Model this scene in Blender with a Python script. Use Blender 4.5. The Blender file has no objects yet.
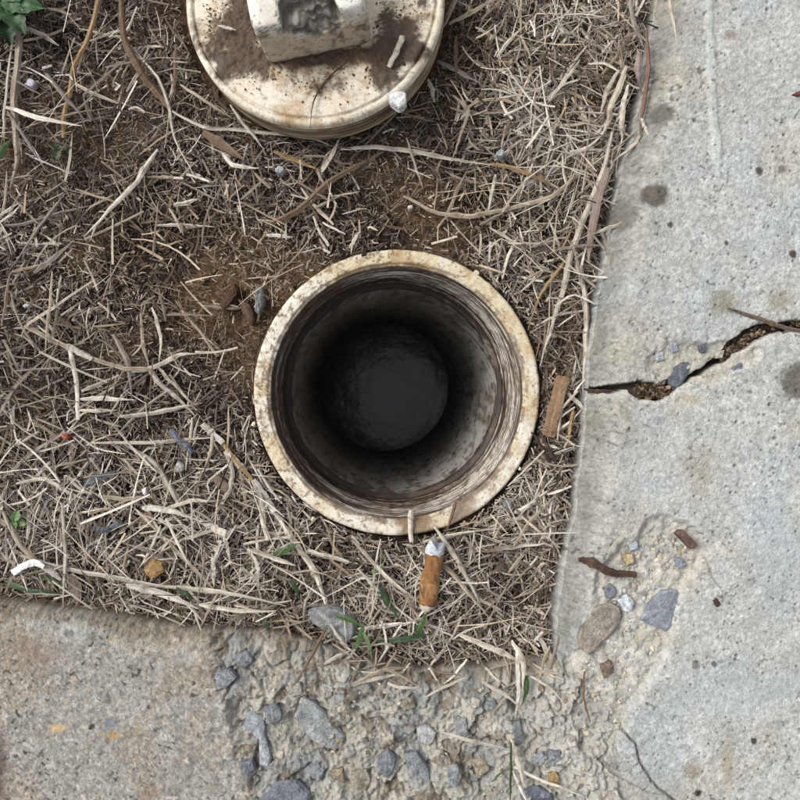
import bpy, math, random
import numpy as np
from mathutils import Vector

# ------------------------------------------------------------------ camera, sky, sun, exposure
S = 0.00042            # metres of ground per photograph pixel
H = 0.337              # camera height above the soil
scene = bpy.context.scene
COL = scene.collection
cam_d = bpy.data.cameras.new('camera')
cam_d.sensor_width = 36.0
cam_d.lens = 36.0 * H / (800 * S)
cam_d.clip_start = 0.005
cam_d.clip_end = 200.0
cam = bpy.data.objects.new('camera', cam_d)
COL.objects.link(cam)
cam.location = (0, 0, H)
cam.rotation_euler = (0, 0, 0)
scene.camera = cam

SUN_EL, SUN_AZ = math.radians(48), math.radians(152)     # azimuth counter-clockwise from +X: upper left of the picture
world = bpy.data.worlds.new('World')
scene.world = world
world.use_nodes = True
wn, wl = world.node_tree.nodes, world.node_tree.links
wn.clear()
sky = wn.new('ShaderNodeTexSky')
sky.sky_type = 'NISHITA'
sky.sun_disc = False
sky.sun_elevation = SUN_EL
sky.sun_rotation = math.pi / 2 - SUN_AZ
sky.dust_density = 3.0
hs = wn.new('ShaderNodeHueSaturation')
hs.inputs['Saturation'].default_value = 0.22             # overcast: nearly white sky
bg = wn.new('ShaderNodeBackground')
bg.inputs['Strength'].default_value = 0.15
wo = wn.new('ShaderNodeOutputWorld')
wl.new(sky.outputs[0], hs.inputs['Color'])
wl.new(hs.outputs[0], bg.inputs['Color'])
wl.new(bg.outputs[0], wo.inputs['Surface'])

sun_d = bpy.data.lights.new('sun', 'SUN')
sun_d.energy = 1.5
sun_d.angle = math.radians(26)
sun_d.color = (1.0, 0.965, 0.91)
sun = bpy.data.objects.new('sun', sun_d)
COL.objects.link(sun)
sd = Vector((math.cos(SUN_EL) * math.cos(SUN_AZ), math.cos(SUN_EL) * math.sin(SUN_AZ), math.sin(SUN_EL)))
sun.rotation_euler = sd.to_track_quat('Z', 'Y').to_euler()

scene.view_settings.view_transform = 'Standard'
scene.view_settings.look = 'None'
scene.view_settings.gamma = 1.0
scene.view_settings.use_curve_mapping = False
scene.view_settings.exposure = 0.44

# ------------------------------------------------------------------ helpers
rng = np.random.RandomState(7)
random.seed(7)
ALB = 0.80             # albedo of a surface that the picture shows as full white

def lin(c):
    c = np.asarray(c, float) / 255.0
    return np.where(c <= 0.04045, c / 12.92, ((c + 0.055) / 1.055) ** 2.4) * ALB

_tab = {}
def vn(x, y, s, seed):
    """value noise 0..1 with feature size s"""
    if seed not in _tab:
        _tab[seed] = np.random.RandomState(1000 + seed).rand(256, 256)
    t = _tab[seed]
    ra = 0.55 + (seed * 0.618) % 1.0 * 1.2
    x, y = (np.asarray(x, float) * math.cos(ra) - np.asarray(y, float) * math.sin(ra)) / s + 71.3, (np.asarray(x, float) * math.sin(ra) + np.asarray(y, float) * math.cos(ra)) / s + 37.7
    xi, yi = np.floor(x).astype(int), np.floor(y).astype(int)
    fx, fy = x - xi, y - yi
    fx, fy = fx * fx * (3 - 2 * fx), fy * fy * (3 - 2 * fy)
    a, b = t[xi & 255, yi & 255], t[(xi + 1) & 255, yi & 255]
    c, d = t[xi & 255, (yi + 1) & 255], t[(xi + 1) & 255, (yi + 1) & 255]
    return (a * (1 - fx) + b * fx) * (1 - fy) + (c * (1 - fx) + d * fx) * fy

def fbm(x, y, s, seed, octv=4, gain=0.5):
    o, a, n = 0.0, 1.0, 0.0
    for k in range(octv):
        o = o + a * vn(x, y, s / 2 ** k, seed + 17 * k)
        n += a
        a *= gain
    return o / n

def sstep(a, b, x):
    t = np.clip((x - a) / (b - a), 0, 1)
    return t * t * (3 - 2 * t)

def mix(a, b, t):
    t = np.asarray(t)[..., None]
    return a * (1 - t) + np.asarray(b) * t

def P(px, py, z=0.0):
    """point at height z that stands where the photograph has pixel (px, py)"""
    k = (H - z) / H
    return np.stack([(np.asarray(px, float) - 400) * S * k, (400 - np.asarray(py, float)) * S * k,
                     np.zeros_like(np.asarray(px, float)) + z], -1)

def facets(x, y, s, seed, slope=0.5):
    """angular broken facets: each cell of a jittered grid is a tilted plane; returns height (about -0.5..0.5) and a cell id 0..1"""
    r = np.random.RandomState(seed)
    jx, jy, hh, gx, gy, cid = [r.rand(64, 64) for _ in range(6)]
    cx, cy = np.floor(x / s).astype(int), np.floor(y / s).astype(int)
    best, h, c = np.full(x.shape, 1e9), np.zeros(x.shape), np.zeros(x.shape)
    for i in (-1, 0, 1):
        for j in (-1, 0, 1):
            a, b = (cx + i) & 63, (cy + j) & 63
            dx, dy = x / s - (cx + i + jx[a, b]), y / s - (cy + j + jy[a, b])
            d = np.hypot(dx, dy)
            m = d < best
            best = np.where(m, d, best)
            h = np.where(m, hh[a, b] - 0.5 + slope * ((gx[a, b] - 0.5) * dx + (gy[a, b] - 0.5) * dy) * 2, h)
            c = np.where(m, cid[a, b], c)
    return h, c

def outside(x, y, lo=-22, hi=822, w=40):
    """0 inside the finely meshed area, 1 well beyond it (there the mesh is coarse and the shader alone gives the grain)"""
    return sstep(0, w, np.maximum(np.maximum(lo - x, x - hi), np.maximum(lo - y, y - hi)))

def pdist(px, py, pts):
    """distance to a polyline and the position along it (0..1)"""
    best = np.full(np.shape(px), 1e9)
    par = np.zeros(np.shape(px))
    n = len(pts) - 1
    for i in range(n):
        (ax, ay), (bx, by) = pts[i], pts[i + 1]
        dx, dy = bx - ax, by - ay
        t = np.clip(((px - ax) * dx + (py - ay) * dy) / (dx * dx + dy * dy), 0, 1)
        d = np.hypot(px - ax - t * dx, py - ay - t * dy)
        m = d < best
        best = np.where(m, d, best)
        par = np.where(m, (i + t) / n, par)
    return best, par

def mesh_np(name, V, F, C=None, smooth=True):
    V = np.ascontiguousarray(V, dtype=np.float32).reshape(-1, 3)
    F = np.ascontiguousarray(F, dtype=np.int32)
    k = F.shape[1]
    me = bpy.data.meshes.new(name)
    me.vertices.add(len(V))
    me.vertices.foreach_set('co', V.ravel())
    me.loops.add(F.size)
    me.loops.foreach_set('vertex_index', F.ravel())
    me.polygons.add(len(F))
    me.polygons.foreach_set('loop_start', np.arange(0, F.size, k, dtype=np.int32))
    me.polygons.foreach_set('use_smooth', np.full(len(F), smooth))
    if C is not None:
        at = me.color_attributes.new('Col', 'FLOAT_COLOR', 'POINT')
        c4 = np.ones((len(V), 4), np.float32)
        c4[:, :3] = np.clip(np.asarray(C).reshape(-1, 3), 0.001, 0.9)
        at.data.foreach_set('color', c4.ravel())
    me.update(calc_edges=True)
    return me

def obj(name, me, mat, parent=None):
    o = bpy.data.objects.new(name, me)
    if mat is not None:
        me.materials.append(mat)
    COL.objects.link(o)
    if parent is not None:
        o.parent = parent
    return o

def tag(o, label, cat=None, group=None, kind=None):
    o['label'] = label
    if cat: o['category'] = cat
    if group: o['group'] = group
    if kind: o['kind'] = kind
    return o

def empty(name, loc=(0, 0, 0)):
    o = bpy.data.objects.new(name, None)
    o.empty_display_size = 0.01
    o.location = loc
    COL.objects.link(o)
    return o

def grid_faces(nr, nc, keep=None, wrap=False):
    i = np.arange(nr * nc).reshape(nr, nc)
    if wrap:
        j = np.roll(i, -1, 1)
        q = np.stack([i[:-1], j[:-1], j[1:], i[1:]], -1)
    else:
        q = np.stack([i[:-1, :-1], i[:-1, 1:], i[1:, 1:], i[1:, :-1]], -1)
    if keep is not None:
        q = q[keep]
    return q.reshape(-1, 4)

def axis(lo, hi, step, far_lo, far_hi, grow=1.3):
    a = list(np.arange(lo, hi + step, step))
    s, x = step, a[-1]
    while x < far_hi:
        s *= grow
        x += s
        a.append(x)
    s, x, b = step, a[0], []
    while x > far_lo:
        s *= grow
        x -= s
        b.append(x)
    return np.array(b[::-1] + a)

# ------------------------------------------------------------------ materials
def material(name, rough=0.8, spec=0.3, n1=(2200, 0.75, 1.2), n2=None, bump=(1500, 0.35, 0.0004), stretch=None, specks=None, fixed=None, more=()):
    m = bpy.data.materials.new(name)
    m.use_nodes = True
    nt = m.node_tree
    N, L = nt.nodes, nt.links
    b = N['Principled BSDF']
    b.inputs['Roughness'].default_value = rough
    b.inputs['Specular IOR Level'].default_value = spec
    tc = N.new('ShaderNodeTexCoord')
    co = tc.outputs['Object']
    if stretch:
        mp = N.new('ShaderNodeMapping')
        mp.inputs['Scale'].default_value = stretch
        L.new(co, mp.inputs['Vector'])
        co = mp.outputs[0]
    if fixed is None:
        at = N.new('ShaderNodeAttribute')
        at.attribute_name = 'Col'
        c = at.outputs['Color']
    else:
        rgb = N.new('ShaderNodeRGB')
        rgb.outputs[0].default_value = (*fixed, 1)
        c = rgb.outputs[0]
    for (sc, lo, hi) in [n for n in (n1, n2, *more) if n]:
        no = N.new('ShaderNodeTexNoise')
        no.inputs['Scale'].default_value = sc
        no.inputs['Detail'].default_value = 4
        no.inputs['Roughness'].default_value = 0.65
        L.new(co, no.inputs['Vector'])
        mr = N.new('ShaderNodeMapRange')
        mr.inputs['From Min'].default_value = 0.3
        mr.inputs['From Max'].default_value = 0.7
        mr.inputs['To Min'].default_value = lo
        mr.inputs['To Max'].default_value = hi
        L.new(no.outputs['Fac'], mr.inputs['Value'])
        mx = N.new('ShaderNodeMix')
        mx.data_type = 'RGBA'
        mx.blend_type = 'MULTIPLY'
        mx.inputs['Factor'].default_value = 1
        L.new(c, mx.inputs['A'])
        L.new(mr.outputs[0], mx.inputs['B'])
        c = mx.outputs['Result']
    if specks:
        no = N.new('ShaderNodeTexNoise')
        no.inputs['Scale'].default_value = specks[1]
        no.inputs['Detail'].default_value = 8
        no.inputs['Roughness'].default_value = 0.7
        L.new(co, no.inputs['Vector'])
        mr = N.new('ShaderNodeMapRange')
        mr.inputs['From Min'].default_value = specks[2]
        mr.inputs['From Max'].default_value = specks[3]
        mr.inputs['To Max'].default_value = specks[4]
        L.new(no.outputs['Fac'], mr.inputs['Value'])
        mx = N.new('ShaderNodeMix')
        mx.data_type = 'RGBA'
        L.new(mr.outputs[0], mx.inputs['Factor'])
        L.new(c, mx.inputs['A'])
        mx.inputs['B'].default_value = (*[float(v) for v in lin(specks[0])], 1)
        c = mx.outputs['Result']
    L.new(c, b.inputs['Base Color'])
    if bump:
        no = N.new('ShaderNodeTexNoise')
        no.inputs['Scale'].default_value = bump[0]
        no.inputs['Detail'].default_value = 5
        L.new(co, no.inputs['Vector'])
        bp = N.new('ShaderNodeBump')
        bp.inputs['Strength'].default_value = bump[1]
        bp.inputs['Distance'].default_value = bump[2]
        L.new(no.outputs['Fac'], bp.inputs['Height'])
        L.new(bp.outputs[0], b.inputs['Normal'])
    return m

M_SOIL = material('soil', 0.95, 0.15, (1200, 0.6, 1.35), (4200, 0.7, 1.25), (1400, 0.9, 0.0012), more=((420, 0.6, 1.35), (50, 0.8, 1.15)))
M_CONC = material('concrete', 0.92, 0.2, (1300, 0.86, 1.12), (3000, 0.72, 1.20), (2000, 0.6, 0.0009), more=((420, 0.88, 1.08), (45, 0.93, 1.05)))
M_STRAW = material('dry_straw', 0.62, 0.35, (900, 0.8, 1.15), (2600, 0.82, 1.12), (2500, 0.25, 0.0003))
M_GREEN = material('green_leaf', 0.5, 0.4, (900, 0.75, 1.2), None, (1600, 0.2, 0.0003))
M_PVC = material('weathered_plastic', 0.55, 0.4, (1500, 0.88, 1.08), (4000, 0.88, 1.08), (1800, 0.22, 0.0004))
M_PVCD = material('grimy_plastic', 0.65, 0.35, (900, 0.86, 1.08), (3500, 0.85, 1.1), (1800, 0.35, 0.0005), specks=((118, 84, 50), 1100, 0.56, 0.70, 0.7))
M_STONE = material('stone', 0.88, 0.2, (420, 0.6, 1.3), (2200, 0.62, 1.32), (1100, 0.7, 0.0012))
M_WOOD = material('bark', 0.8, 0.25, (800, 0.65, 1.25), (2600, 0.75, 1.2), (1200, 0.5, 0.0006))
M_PAPER = material('paper', 0.85, 0.2, (700, 0.82, 1.12), (2600, 0.85, 1.1), (1500, 0.3, 0.0004))

# ------------------------------------------------------------------ outlines traced in the photograph (pixels)
EDGE_A = [(-4000, 1000), (-200, 695), (0, 664), (60, 656), (120, 643), (180, 626), (260, 612), (330, 600), (390, 594),
          (430, 591), (500, 585), (560, 572), (620, 564), (660, 562), (700, 580), (740, 600), (800, 610), (1000, 615), (5000, 620)]
EDGE_B = [(-6000, 300), (-400, 575), (0, 610), (100, 622), (213, 637), (262, 641), (317, 650), (360, 668), (420, 680),
          (480, 676), (540, 668), (590, 662), (760, 660), (3000, 660)]
_ea = np.array(EDGE_A, float)
_eb = np.array(EDGE_B, float)
def edge_a(y): return np.interp(y, _ea[:, 0], _ea[:, 1]) + 8 * (fbm(np.asarray(y, float), 0 * np.asarray(y, float), 26, 301, 5, 0.6) - 0.5)
def edge_b(x): return np.interp(x, _eb[:, 0], _eb[:, 1]) + 7 * (fbm(np.asarray(x, float), 0 * np.asarray(x, float), 26, 302, 5, 0.6) - 0.5)
PIPE = (397.7, 393.2)
LID = (314.0, -3.0)
ZA, ZB = 0.022, 0.019            # tops of the right-hand and the lower concrete
Z_RIM = 0.008

def soil_z(x, y):
    z = 0.004 * (fbm(x, y, 120, 1, 3) - 0.5) + 0.0026 * (fbm(x, y, 16, 2, 4) - 0.5)
    z = z + 0.004 * sstep(60, 20, edge_b(x) - y) - 0.005 * sstep(24, 10, edge_b(x) - y) + 0.004 * sstep(60, 26, edge_a(y) - x) - 0.008 * sstep(26, 6, edge_a(y) - x)
    d = np.hypot(x - PIPE[0], y - PIPE[1])
    z = z + 0.0012 * sstep(22, 2, np.abs(d - 146))
    z = z - 0.006 * np.exp(-(((x - 535) / 26) ** 2 + ((y - 590) / 26) ** 2))
    z = z - 0.005 * np.exp(-(((x - 560) / 18) ** 2 + ((y - 350) / 40) ** 2))
    return z

# ------------------------------------------------------------------ setting: soil
ax = np.concatenate([axis(-300, -42, 4, -30000, -42), axis(-40, 690, 2.4, -40, 30000)])
ay = np.concatenate([axis(-300, -42, 4, -30000, -42), axis(-40, 710, 2.4, -40, 30000)])
X, Y = np.meshgrid(ax, ay)
Z = soil_z(X, Y) + 0.0013 * (vn(X, Y, 3.4, 5) - 0.5)
brown = sstep(0.45, 0.75, fbm(X, Y, 70, 9, 3)
              + 0.35 * np.exp(-(((X - 225) / 45) ** 2 + ((Y - 300) / 60) ** 2))
              + 0.3 * np.exp(-(((X - 440) / 60) ** 2 + ((Y - 215) / 30) ** 2)))
C = mix(np.broadcast_to(lin((54, 45, 38)), X.shape + (3,)), lin((116, 91, 67)), brown)
C = C * (0.6 + 0.8 * fbm(X, Y, 5, 11, 3))[..., None]
C = mix(C, lin((165, 150, 130)), 0.7 * (vn(X, Y, 2.6, 12) > 0.86))
fo = outside(X, Y, -270, 760, 40)
C = mix(C, lin((84, 68, 54)), fo)
Z = Z * (1 - fo)
cx, cy = 0.5 * (X[:-1, :-1] + X[1:, 1:]), 0.5 * (Y[:-1, :-1] + Y[1:, 1:])
keep = np.hypot(cx - PIPE[0], cy - PIPE[1]) > 136
V = P(X, Y, 0.0)
V[..., 2] = Z
soil = obj('ground', mesh_np('ground', V, grid_faces(len(ay), len(ax), keep)[:, ::-1], C), M_SOIL)
tag(soil, 'dark brown bare soil under the dry grass clippings', 'soil', kind='structure')

# ------------------------------------------------------------------ setting: concrete
def concrete_color(x, y, base, blue, warm, seed, contrast=1.0):
    c = np.broadcast_to(lin(base), x.shape + (3,)).copy()
    c = mix(c, lin(blue), 0.7 * sstep(0.45, 0.68, fbm(x, y, 95, seed, 4, 0.6)))
    c = mix(c, lin(warm), 0.7 * sstep(0.48, 0.75, fbm(x, y, 60, seed + 3, 4)))
    c = c * (0.86 + 0.28 * fbm(x, y, 14, seed + 5, 4))[..., None]
    c = c * (1 + contrast * 0.46 * (vn(x, y, 1.7, seed + 6) - 0.5))[..., None]
    c = c * (1 + contrast * 0.34 * (vn(x, y, 3.3, seed + 16) - 0.5))[..., None]
    m = sstep(0.86, 0.95, vn(x, y, 3.1, seed + 7) * (0.8 + 0.4 * fbm(x, y, 30, seed + 8, 2)))
    c = mix(c, c * 0.45, m * contrast)
    m = sstep(0.87, 0.95, vn(x, y, 2.7, seed + 9))
    c = mix(c, lin((225, 222, 214)), 0.6 * m)
    return c

def blob(c, x, y, cx, cy, rx, ry, color, k, seed, soft=0.35):
    d = np.hypot((x - cx) / rx, (y - cy) / ry) + 1.1 * (fbm(x, y, max(rx, ry) * 0.7, seed, 5, 0.75) - 0.5)
    m = k * sstep(1 + soft, 1 - soft, d)
    return mix(c, np.broadcast_to(lin(color), c.shape) * (0.8 + 0.4 * vn(x, y, 2.2, seed + 1))[..., None], m)

# --- right-hand pavement
NW = 40
tA = axis(-25, 825, 1.05, -9000, 9000)
uA = np.concatenate([np.zeros(NW), axis(0, 250, 1.05, 0, 16000)])
wA = np.concatenate([np.linspace(1, 0.1, NW) ** 2, np.zeros(len(uA) - NW)])
T, U = np.meshgrid(tA, uA, indexing='ij')
W = np.broadcast_to(wA, T.shape)
Ya = T
Xa = edge_a(T) + U - 15 * W * (0.6 + 0.8 * fbm(T, W * 30, 14, 311, 3)) * (T < 700)
dropA = np.where(T < 640, 0.009, 0.009 - 0.0075 * sstep(640, 690, T))
z = ZA - dropA * np.clip(1 - U / 38.0, 0, 1) ** 2.2 - 0.0040 * sstep(34, 0, U) * fbm(Xa, Ya, 13, 24, 5, 0.7)
z += 0.0012 * (fbm(Xa, Ya, 70, 21, 3) - 0.5) + 0.0007 * (fbm(Xa, Ya, 9, 22, 4) - 0.5) + 0.0003 * (vn(Xa, Ya, 2.0, 23) - 0.5)
z = np.where(W > 0, z * (1 - W) + (-0.025) * W, z)
C = concrete_color(Xa, Ya, (194, 194, 189), (190, 196, 198), (192, 187, 175), 31)
# damp, soiled lower edge
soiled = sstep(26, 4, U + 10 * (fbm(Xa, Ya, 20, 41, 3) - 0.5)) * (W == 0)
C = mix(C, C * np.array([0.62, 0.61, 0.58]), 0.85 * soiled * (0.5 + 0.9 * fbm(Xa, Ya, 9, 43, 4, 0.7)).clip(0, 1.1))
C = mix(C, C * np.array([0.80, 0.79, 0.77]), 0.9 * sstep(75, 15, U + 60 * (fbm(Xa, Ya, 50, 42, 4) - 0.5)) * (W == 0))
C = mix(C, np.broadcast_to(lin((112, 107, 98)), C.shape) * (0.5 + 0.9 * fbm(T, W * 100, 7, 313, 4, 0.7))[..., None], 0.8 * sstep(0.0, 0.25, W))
# crack with crumbs in it, and the spalled patch round it
CRACK = [(570, 390), (595, 390), (612, 389), (628, 386), (645, 391), (662, 391), (676, 384), (692, 375), (707, 370), (721, 359), (733, 347),
         (748, 338), (765, 329), (785, 326), (810, 323), (900, 300), (1300, 330)]
wob = 9 * (fbm(Xa, Ya, 12, 51, 5, 0.7) - 0.5)
dcr, pcr = pdist(Xa, Ya + wob, CRACK)
cw = np.interp(Xa, [570, 605, 628, 640, 660, 676, 684, 715, 730, 755, 775, 800, 1000], [2.2, 2.2, 3, 8, 8.5, 3.5, 2.0, 2.2, 5.5, 7.5, 5.0, 4.2, 3])
cdepth = np.interp(Xa, [570, 628, 650, 680, 720, 760, 800], [0.02, 0.012, 0.006, 0.011, 0.011, 0.007, 0.011])
cm = sstep(cw + 1.3, cw - 0.8, dcr) * (W == 0)
spall = np.minimum(np.hypot((Xa - 688) / 42, (Ya - 366) / 24), np.hypot((Xa - 725) / 34, (Ya - 356) / 14))
spall = sstep(1.15, 0.85, spall + 0.7 * (fbm(Xa, Ya, 16, 53, 3) - 0.5))
z -= spall * (0.0016 + 0.0022 * (fbm(Xa, Ya, 7, 54, 3) - 0.3))
C = mix(C, np.broadcast_to(lin((196, 190, 176)), C.shape) * (0.6 + 0.8 * fbm(Xa, Ya, 4, 55, 3))[..., None], 0.75 * spall)
lipm = sstep(cw + 7, cw + 1, dcr + 5 * (fbm(Xa, Ya, 8, 191, 3) - 0.4)) * (W == 0)
C = mix(C, lin((212, 208, 198)), 0.55 * lipm)
z -= 0.0012 * lipm * fbm(Xa, Ya, 6, 192, 3)
z -= cm * cdepth
C = mix(C, np.broadcast_to(lin((96, 78, 64)), C.shape) * (0.5 + 1.0 * fbm(Xa, Ya, 3, 56, 2))[..., None], 0.85 * cm)
# spalled lower corner with bare aggregate
sp2 = pdist(Xa, Ya, [(668, 552), (640, 590), (632, 640), (600, 690), (590, 720)])[0]
sp2 = sstep(42, 32, sp2 + 22 * (fbm(Xa, Ya, 26, 57, 4) - 0.5)) * (W == 0)
z -= sp2 * (0.0024 + 0.0036 * (fbm(Xa, Ya, 8, 58, 3) - 0.35))
C = mix(C, np.broadcast_to(lin((202, 197, 186)), C.shape) * (0.55 + 0.9 * fbm(Xa, Ya, 4.5, 59, 3))[..., None], 0.8 * sp2)
for (pts, wd, dp) in [([(603, 712), (618, 728), (636, 744), (640, 762), (652, 782), (676, 802), (720, 850)], 0.7, 0.0018),
                      ([(612, 778), (630, 784), (648, 792), (664, 795)], 0.3, 0.0008),
                      ([(704, 556), (714, 580), (724, 593), (736, 600)], 0.15, 0.0006),
                      ([(636, 100), (690, 120), (722, 124)], 0.0, 0.0004)]:
    d, _ = pdist(Xa, Ya + 5 * (fbm(Xa, Ya, 7, 61, 3) - 0.5), pts)
    m = sstep(wd + 0.9, wd - 0.5, d) * (W == 0)
    z -= m * dp
    C = mix(C, lin((104, 96, 86)), 0.7 * m)
# raised cement smear near the top and its pale colour
sm = pdist(Xa + 4 * (fbm(Xa, Ya, 10, 62, 3) - 0.5), Ya, [(710, -80), (710, 40), (714, 110), (718, 168)])[0]
sm = sstep(6.5, 2.5, sm + 3 * (fbm(Xa, Ya, 12, 63, 3) - 0.3)) * sstep(190, 150, Ya)
z += 0.0007 * sm
C = mix(C, lin((206, 212, 208)), 0.65 * sm)
for (cx_, cy_, rx, ry, col, k, soft) in [
        (655, 195, 13, 12, (92, 86, 76), 0.9, 0.3), (663, 112, 11, 11, (104, 100, 92), 0.85, 0.35), (628, 213, 11, 17, (112, 108, 100), 0.75, 0.45),
        (797, 380, 16, 20, (104, 102, 92), 0.9, 0.3), (724, 303, 16, 14, (146, 138, 112), 0.7, 0.6), (780, 300, 12, 10, (150, 140, 118), 0.6, 0.5),
        (759, 171, 4, 4, (80, 72, 66), 0.95, 0.3), (782, 169, 4, 4, (128, 118, 112), 0.9, 0.3), (670, 225, 3.2, 3, (84, 76, 68), 0.95, 0.3),
        (793, 254, 4, 3.6, (70, 52, 44), 0.95, 0.3), (726, 243, 2.4, 2.4, (70, 66, 62), 0.9, 0.3), (640, 30, 16, 30, (168, 164, 152), 0.6, 0.6),
        (690, 400, 12, 6, (204, 196, 172), 0.6, 0.5), (730, 35, 6, 4, (130, 112, 96), 0.6, 0.5), (696, 665, 4, 5, (120, 108, 98), 0.9, 0.3),
        (714, 664, 2.5, 3.5, (50, 46, 44), 0.9, 0.3), (754, 741, 3, 3.5, (60, 56, 52), 0.95, 0.3), (692, 772, 9, 8, (150, 138, 118), 0.7, 0.5),
        (698, 793, 3.5, 3.5, (48, 40, 38), 0.95, 0.3), (728, 760, 5, 26, (166, 156, 136), 0.6, 0.6), (660, 780, 22, 16, (168, 176, 176), 0.5, 0.6),
        (742, 690, 60, 26, (176, 188, 194), 0.45, 0.8), (775, 560, 26, 60, (176, 190, 196), 0.35, 0.8), (716, 602, 3, 4.5, (74, 52, 44), 0.9, 0.3),
        (640, 470, 14, 50, (196, 196, 190), 0.4, 0.7), (700, 470, 14, 26, (176, 168, 150), 0.5, 0.7), (652, 640, 30, 10, (190, 184, 168), 0.4, 0.7)]:
    C = blob(C, Xa, Ya, cx_, cy_, rx, ry, col, k, int(cx_) % 97 + 100, soft)
pr = np.random.RandomState(5)
for k in range(420):
    px_, py_ = pr.uniform(600, 815), pr.uniform(-10, 810)
    r = pr.uniform(0.5, 1.1) if k > 22 else pr.uniform(1.2, 2.2)
    i0, i1 = np.searchsorted(tA, [py_ - 5, py_ + 5])
    sl = slice(i0, i1)
    m = sstep(r + 0.8, r * 0.5, np.hypot(Xa[sl] - px_, Ya[sl] - py_)) * (W[sl] == 0)
    z[sl] -= 0.0007 * m
    C[sl] = mix(C[sl], lin((100, 95, 88)), 0.7 * m)
fo = outside(Xa, Ya)
C = mix(C, np.where((W > 0.02)[..., None], lin((112, 107, 98)), lin((188, 188, 183))), fo * (1 - cm))
z = np.where(W > 0, z, z * (1 - fo * (1 - cm)) + (ZA - dropA * np.clip(1 - U / 38.0, 0, 1) ** 2.2) * fo * (1 - cm))
V = P(Xa, Ya, ZA)
V[..., 2] = z
pave = obj('pavement', mesh_np('pavement', V, grid_faces(len(tA), len(uA))[:, ::-1], C), M_CONC)
tag(pave, 'pale grey cracked concrete pavement slab along the right side', 'pavement', kind='structure')

# --- lower footing with its broken corner
tB = axis(-25, 640, 1.0, -9000, 640)
uB = np.concatenate([np.zeros(NW), axis(0, 205, 1.0, 0, 16000)])
wB = np.concatenate([np.linspace(1, 0.1, NW) ** 2, np.zeros(len(uB) - NW)])
T, U = np.meshgrid(tB, uB, indexing='ij')
W = np.broadcast_to(wB, T.shape)
Xb = T
Yb = edge_b(T) + U - 11 * W * (0.5 + 1.0 * fbm(T, W * 30, 10, 312, 4))
BRK = [(610, 212), (640, 212), (665, 214), (700, 222), (740, 236), (775, 245), (830, 250), (9000, 900)]
_bk = np.array(BRK, float)
brk_x = np.interp(Yb, _bk[:, 0], _bk[:, 1]) + 34 * (fbm(Xb, Yb, 26, 71, 5, 0.65) - 0.5)
bm_ = sstep(-4, 7, Xb - brk_x + 5 * (vn(Xb, Yb, 4, 70) - 0.5))
z = ZB - 0.004 * np.clip(1 - U / 26.0, 0, 1) ** 2 - 0.0028 * sstep(18, 0, U) * fbm(Xb, Yb, 10, 68, 5, 0.7)
z += 0.0010 * (fbm(Xb, Yb, 60, 72, 3) - 0.5) + 0.0010 * (fbm(Xb, Yb, 7, 73, 3) - 0.5) + 0.0004 * (vn(Xb, Yb, 2.1, 74) - 0.5)
wx_, wy_ = Xb + 7 * (fbm(Xb, Yb, 9, 171, 4, 0.7) - 0.5), Yb + 7 * (fbm(Xb, Yb, 12, 172, 3) - 0.5)
f1, id1 = facets(wx_, wy_, 36, 173, 0.8)
f2, id2 = facets(wx_ + 300, wy_, 14, 174, 1.0)
rough = 0.0036 * f1 + 0.0020 * f2 + 0.005 * (fbm(Xb, Yb, 38, 75, 3) - 0.5) + 0.0016 * (vn(Xb, Yb, 3.0, 77) - 0.5) + 0.0008 * (vn(Xb, Yb, 1.7, 79) - 0.5)
ridged = np.abs(fbm(Xb, Yb, 26, 78, 3) - 0.5) * 2
z = z - bm_ * (0.0030 - 0.8 * rough - 0.0030 * sstep(470, 600, Xb) * sstep(670, 720, Yb) + 0.0018 * sstep(0.12, 0.0, ridged))
z = np.where(W > 0, z * (1 - W) + (-0.025) * W, z)
C = concrete_color(Xb, Yb, (164, 158, 147), (168, 166, 160), (162, 151, 136), 81, 1.35)
C = C * (0.85 + 0.3 * fbm(Xb, Yb, 5, 89, 2))[..., None]
for (sd_, th, col) in [(90, 0.87, (184, 162, 130)), (91, 0.88, (104, 92, 84)), (92, 0.88, (210, 204, 194)), (93, 0.91, (132, 138, 146))]:
    C = mix(C, lin(col), 0.75 * sstep(th, th + 0.05, vn(Xb, Yb, 4.2, sd_)))
Cb = np.broadcast_to(lin((186, 182, 172)), C.shape) * (0.62 + 0.7 * fbm(Xb, Yb, 6, 94, 4, 0.75))[..., None] * (0.82 + 0.3 * id2)[..., None]
Cb = mix(Cb, np.broadcast_to(lin((150, 152, 152)), C.shape) * (0.6 + 0.7 * id2)[..., None], 0.75 * (id1 > 0.78))
Cb = mix(Cb, lin((128, 112, 92)), 0.6 * (id2 < 0.10))
Cb = mix(Cb, lin((166, 163, 156)), 0.5 * sstep(0.5, 0.7, fbm(Xb, Yb, 38, 95, 3)))
Cb = mix(Cb, np.broadcast_to(lin((198, 196, 188)), C.shape) * (0.72 + 0.5 * fbm(Xb, Yb, 5, 98, 3))[..., None], 0.7 * sstep(440, 580, Xb + 60 * (fbm(Xb, Yb, 40, 99, 3) - 0.5)))
Cb = mix(Cb, lin((200, 188, 166)), 0.45 * sstep(0.68, 0.8, vn(Xb, Yb, 5, 96)))
C = mix(C, Cb, bm_)
C = mix(C, C * np.array([0.66, 0.62, 0.56]), 0.85 * sstep(14, 1, U + 8 * (fbm(Xb, Yb, 16, 97, 3) - 0.5)) * (W == 0))
C = mix(C, np.broadcast_to(lin((130, 115, 97)), C.shape) * (0.5 + 1.0 * fbm(T, W * 100, 8, 314, 5, 0.75))[..., None], 0.9 * sstep(0.0, 0.2, W))
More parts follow.
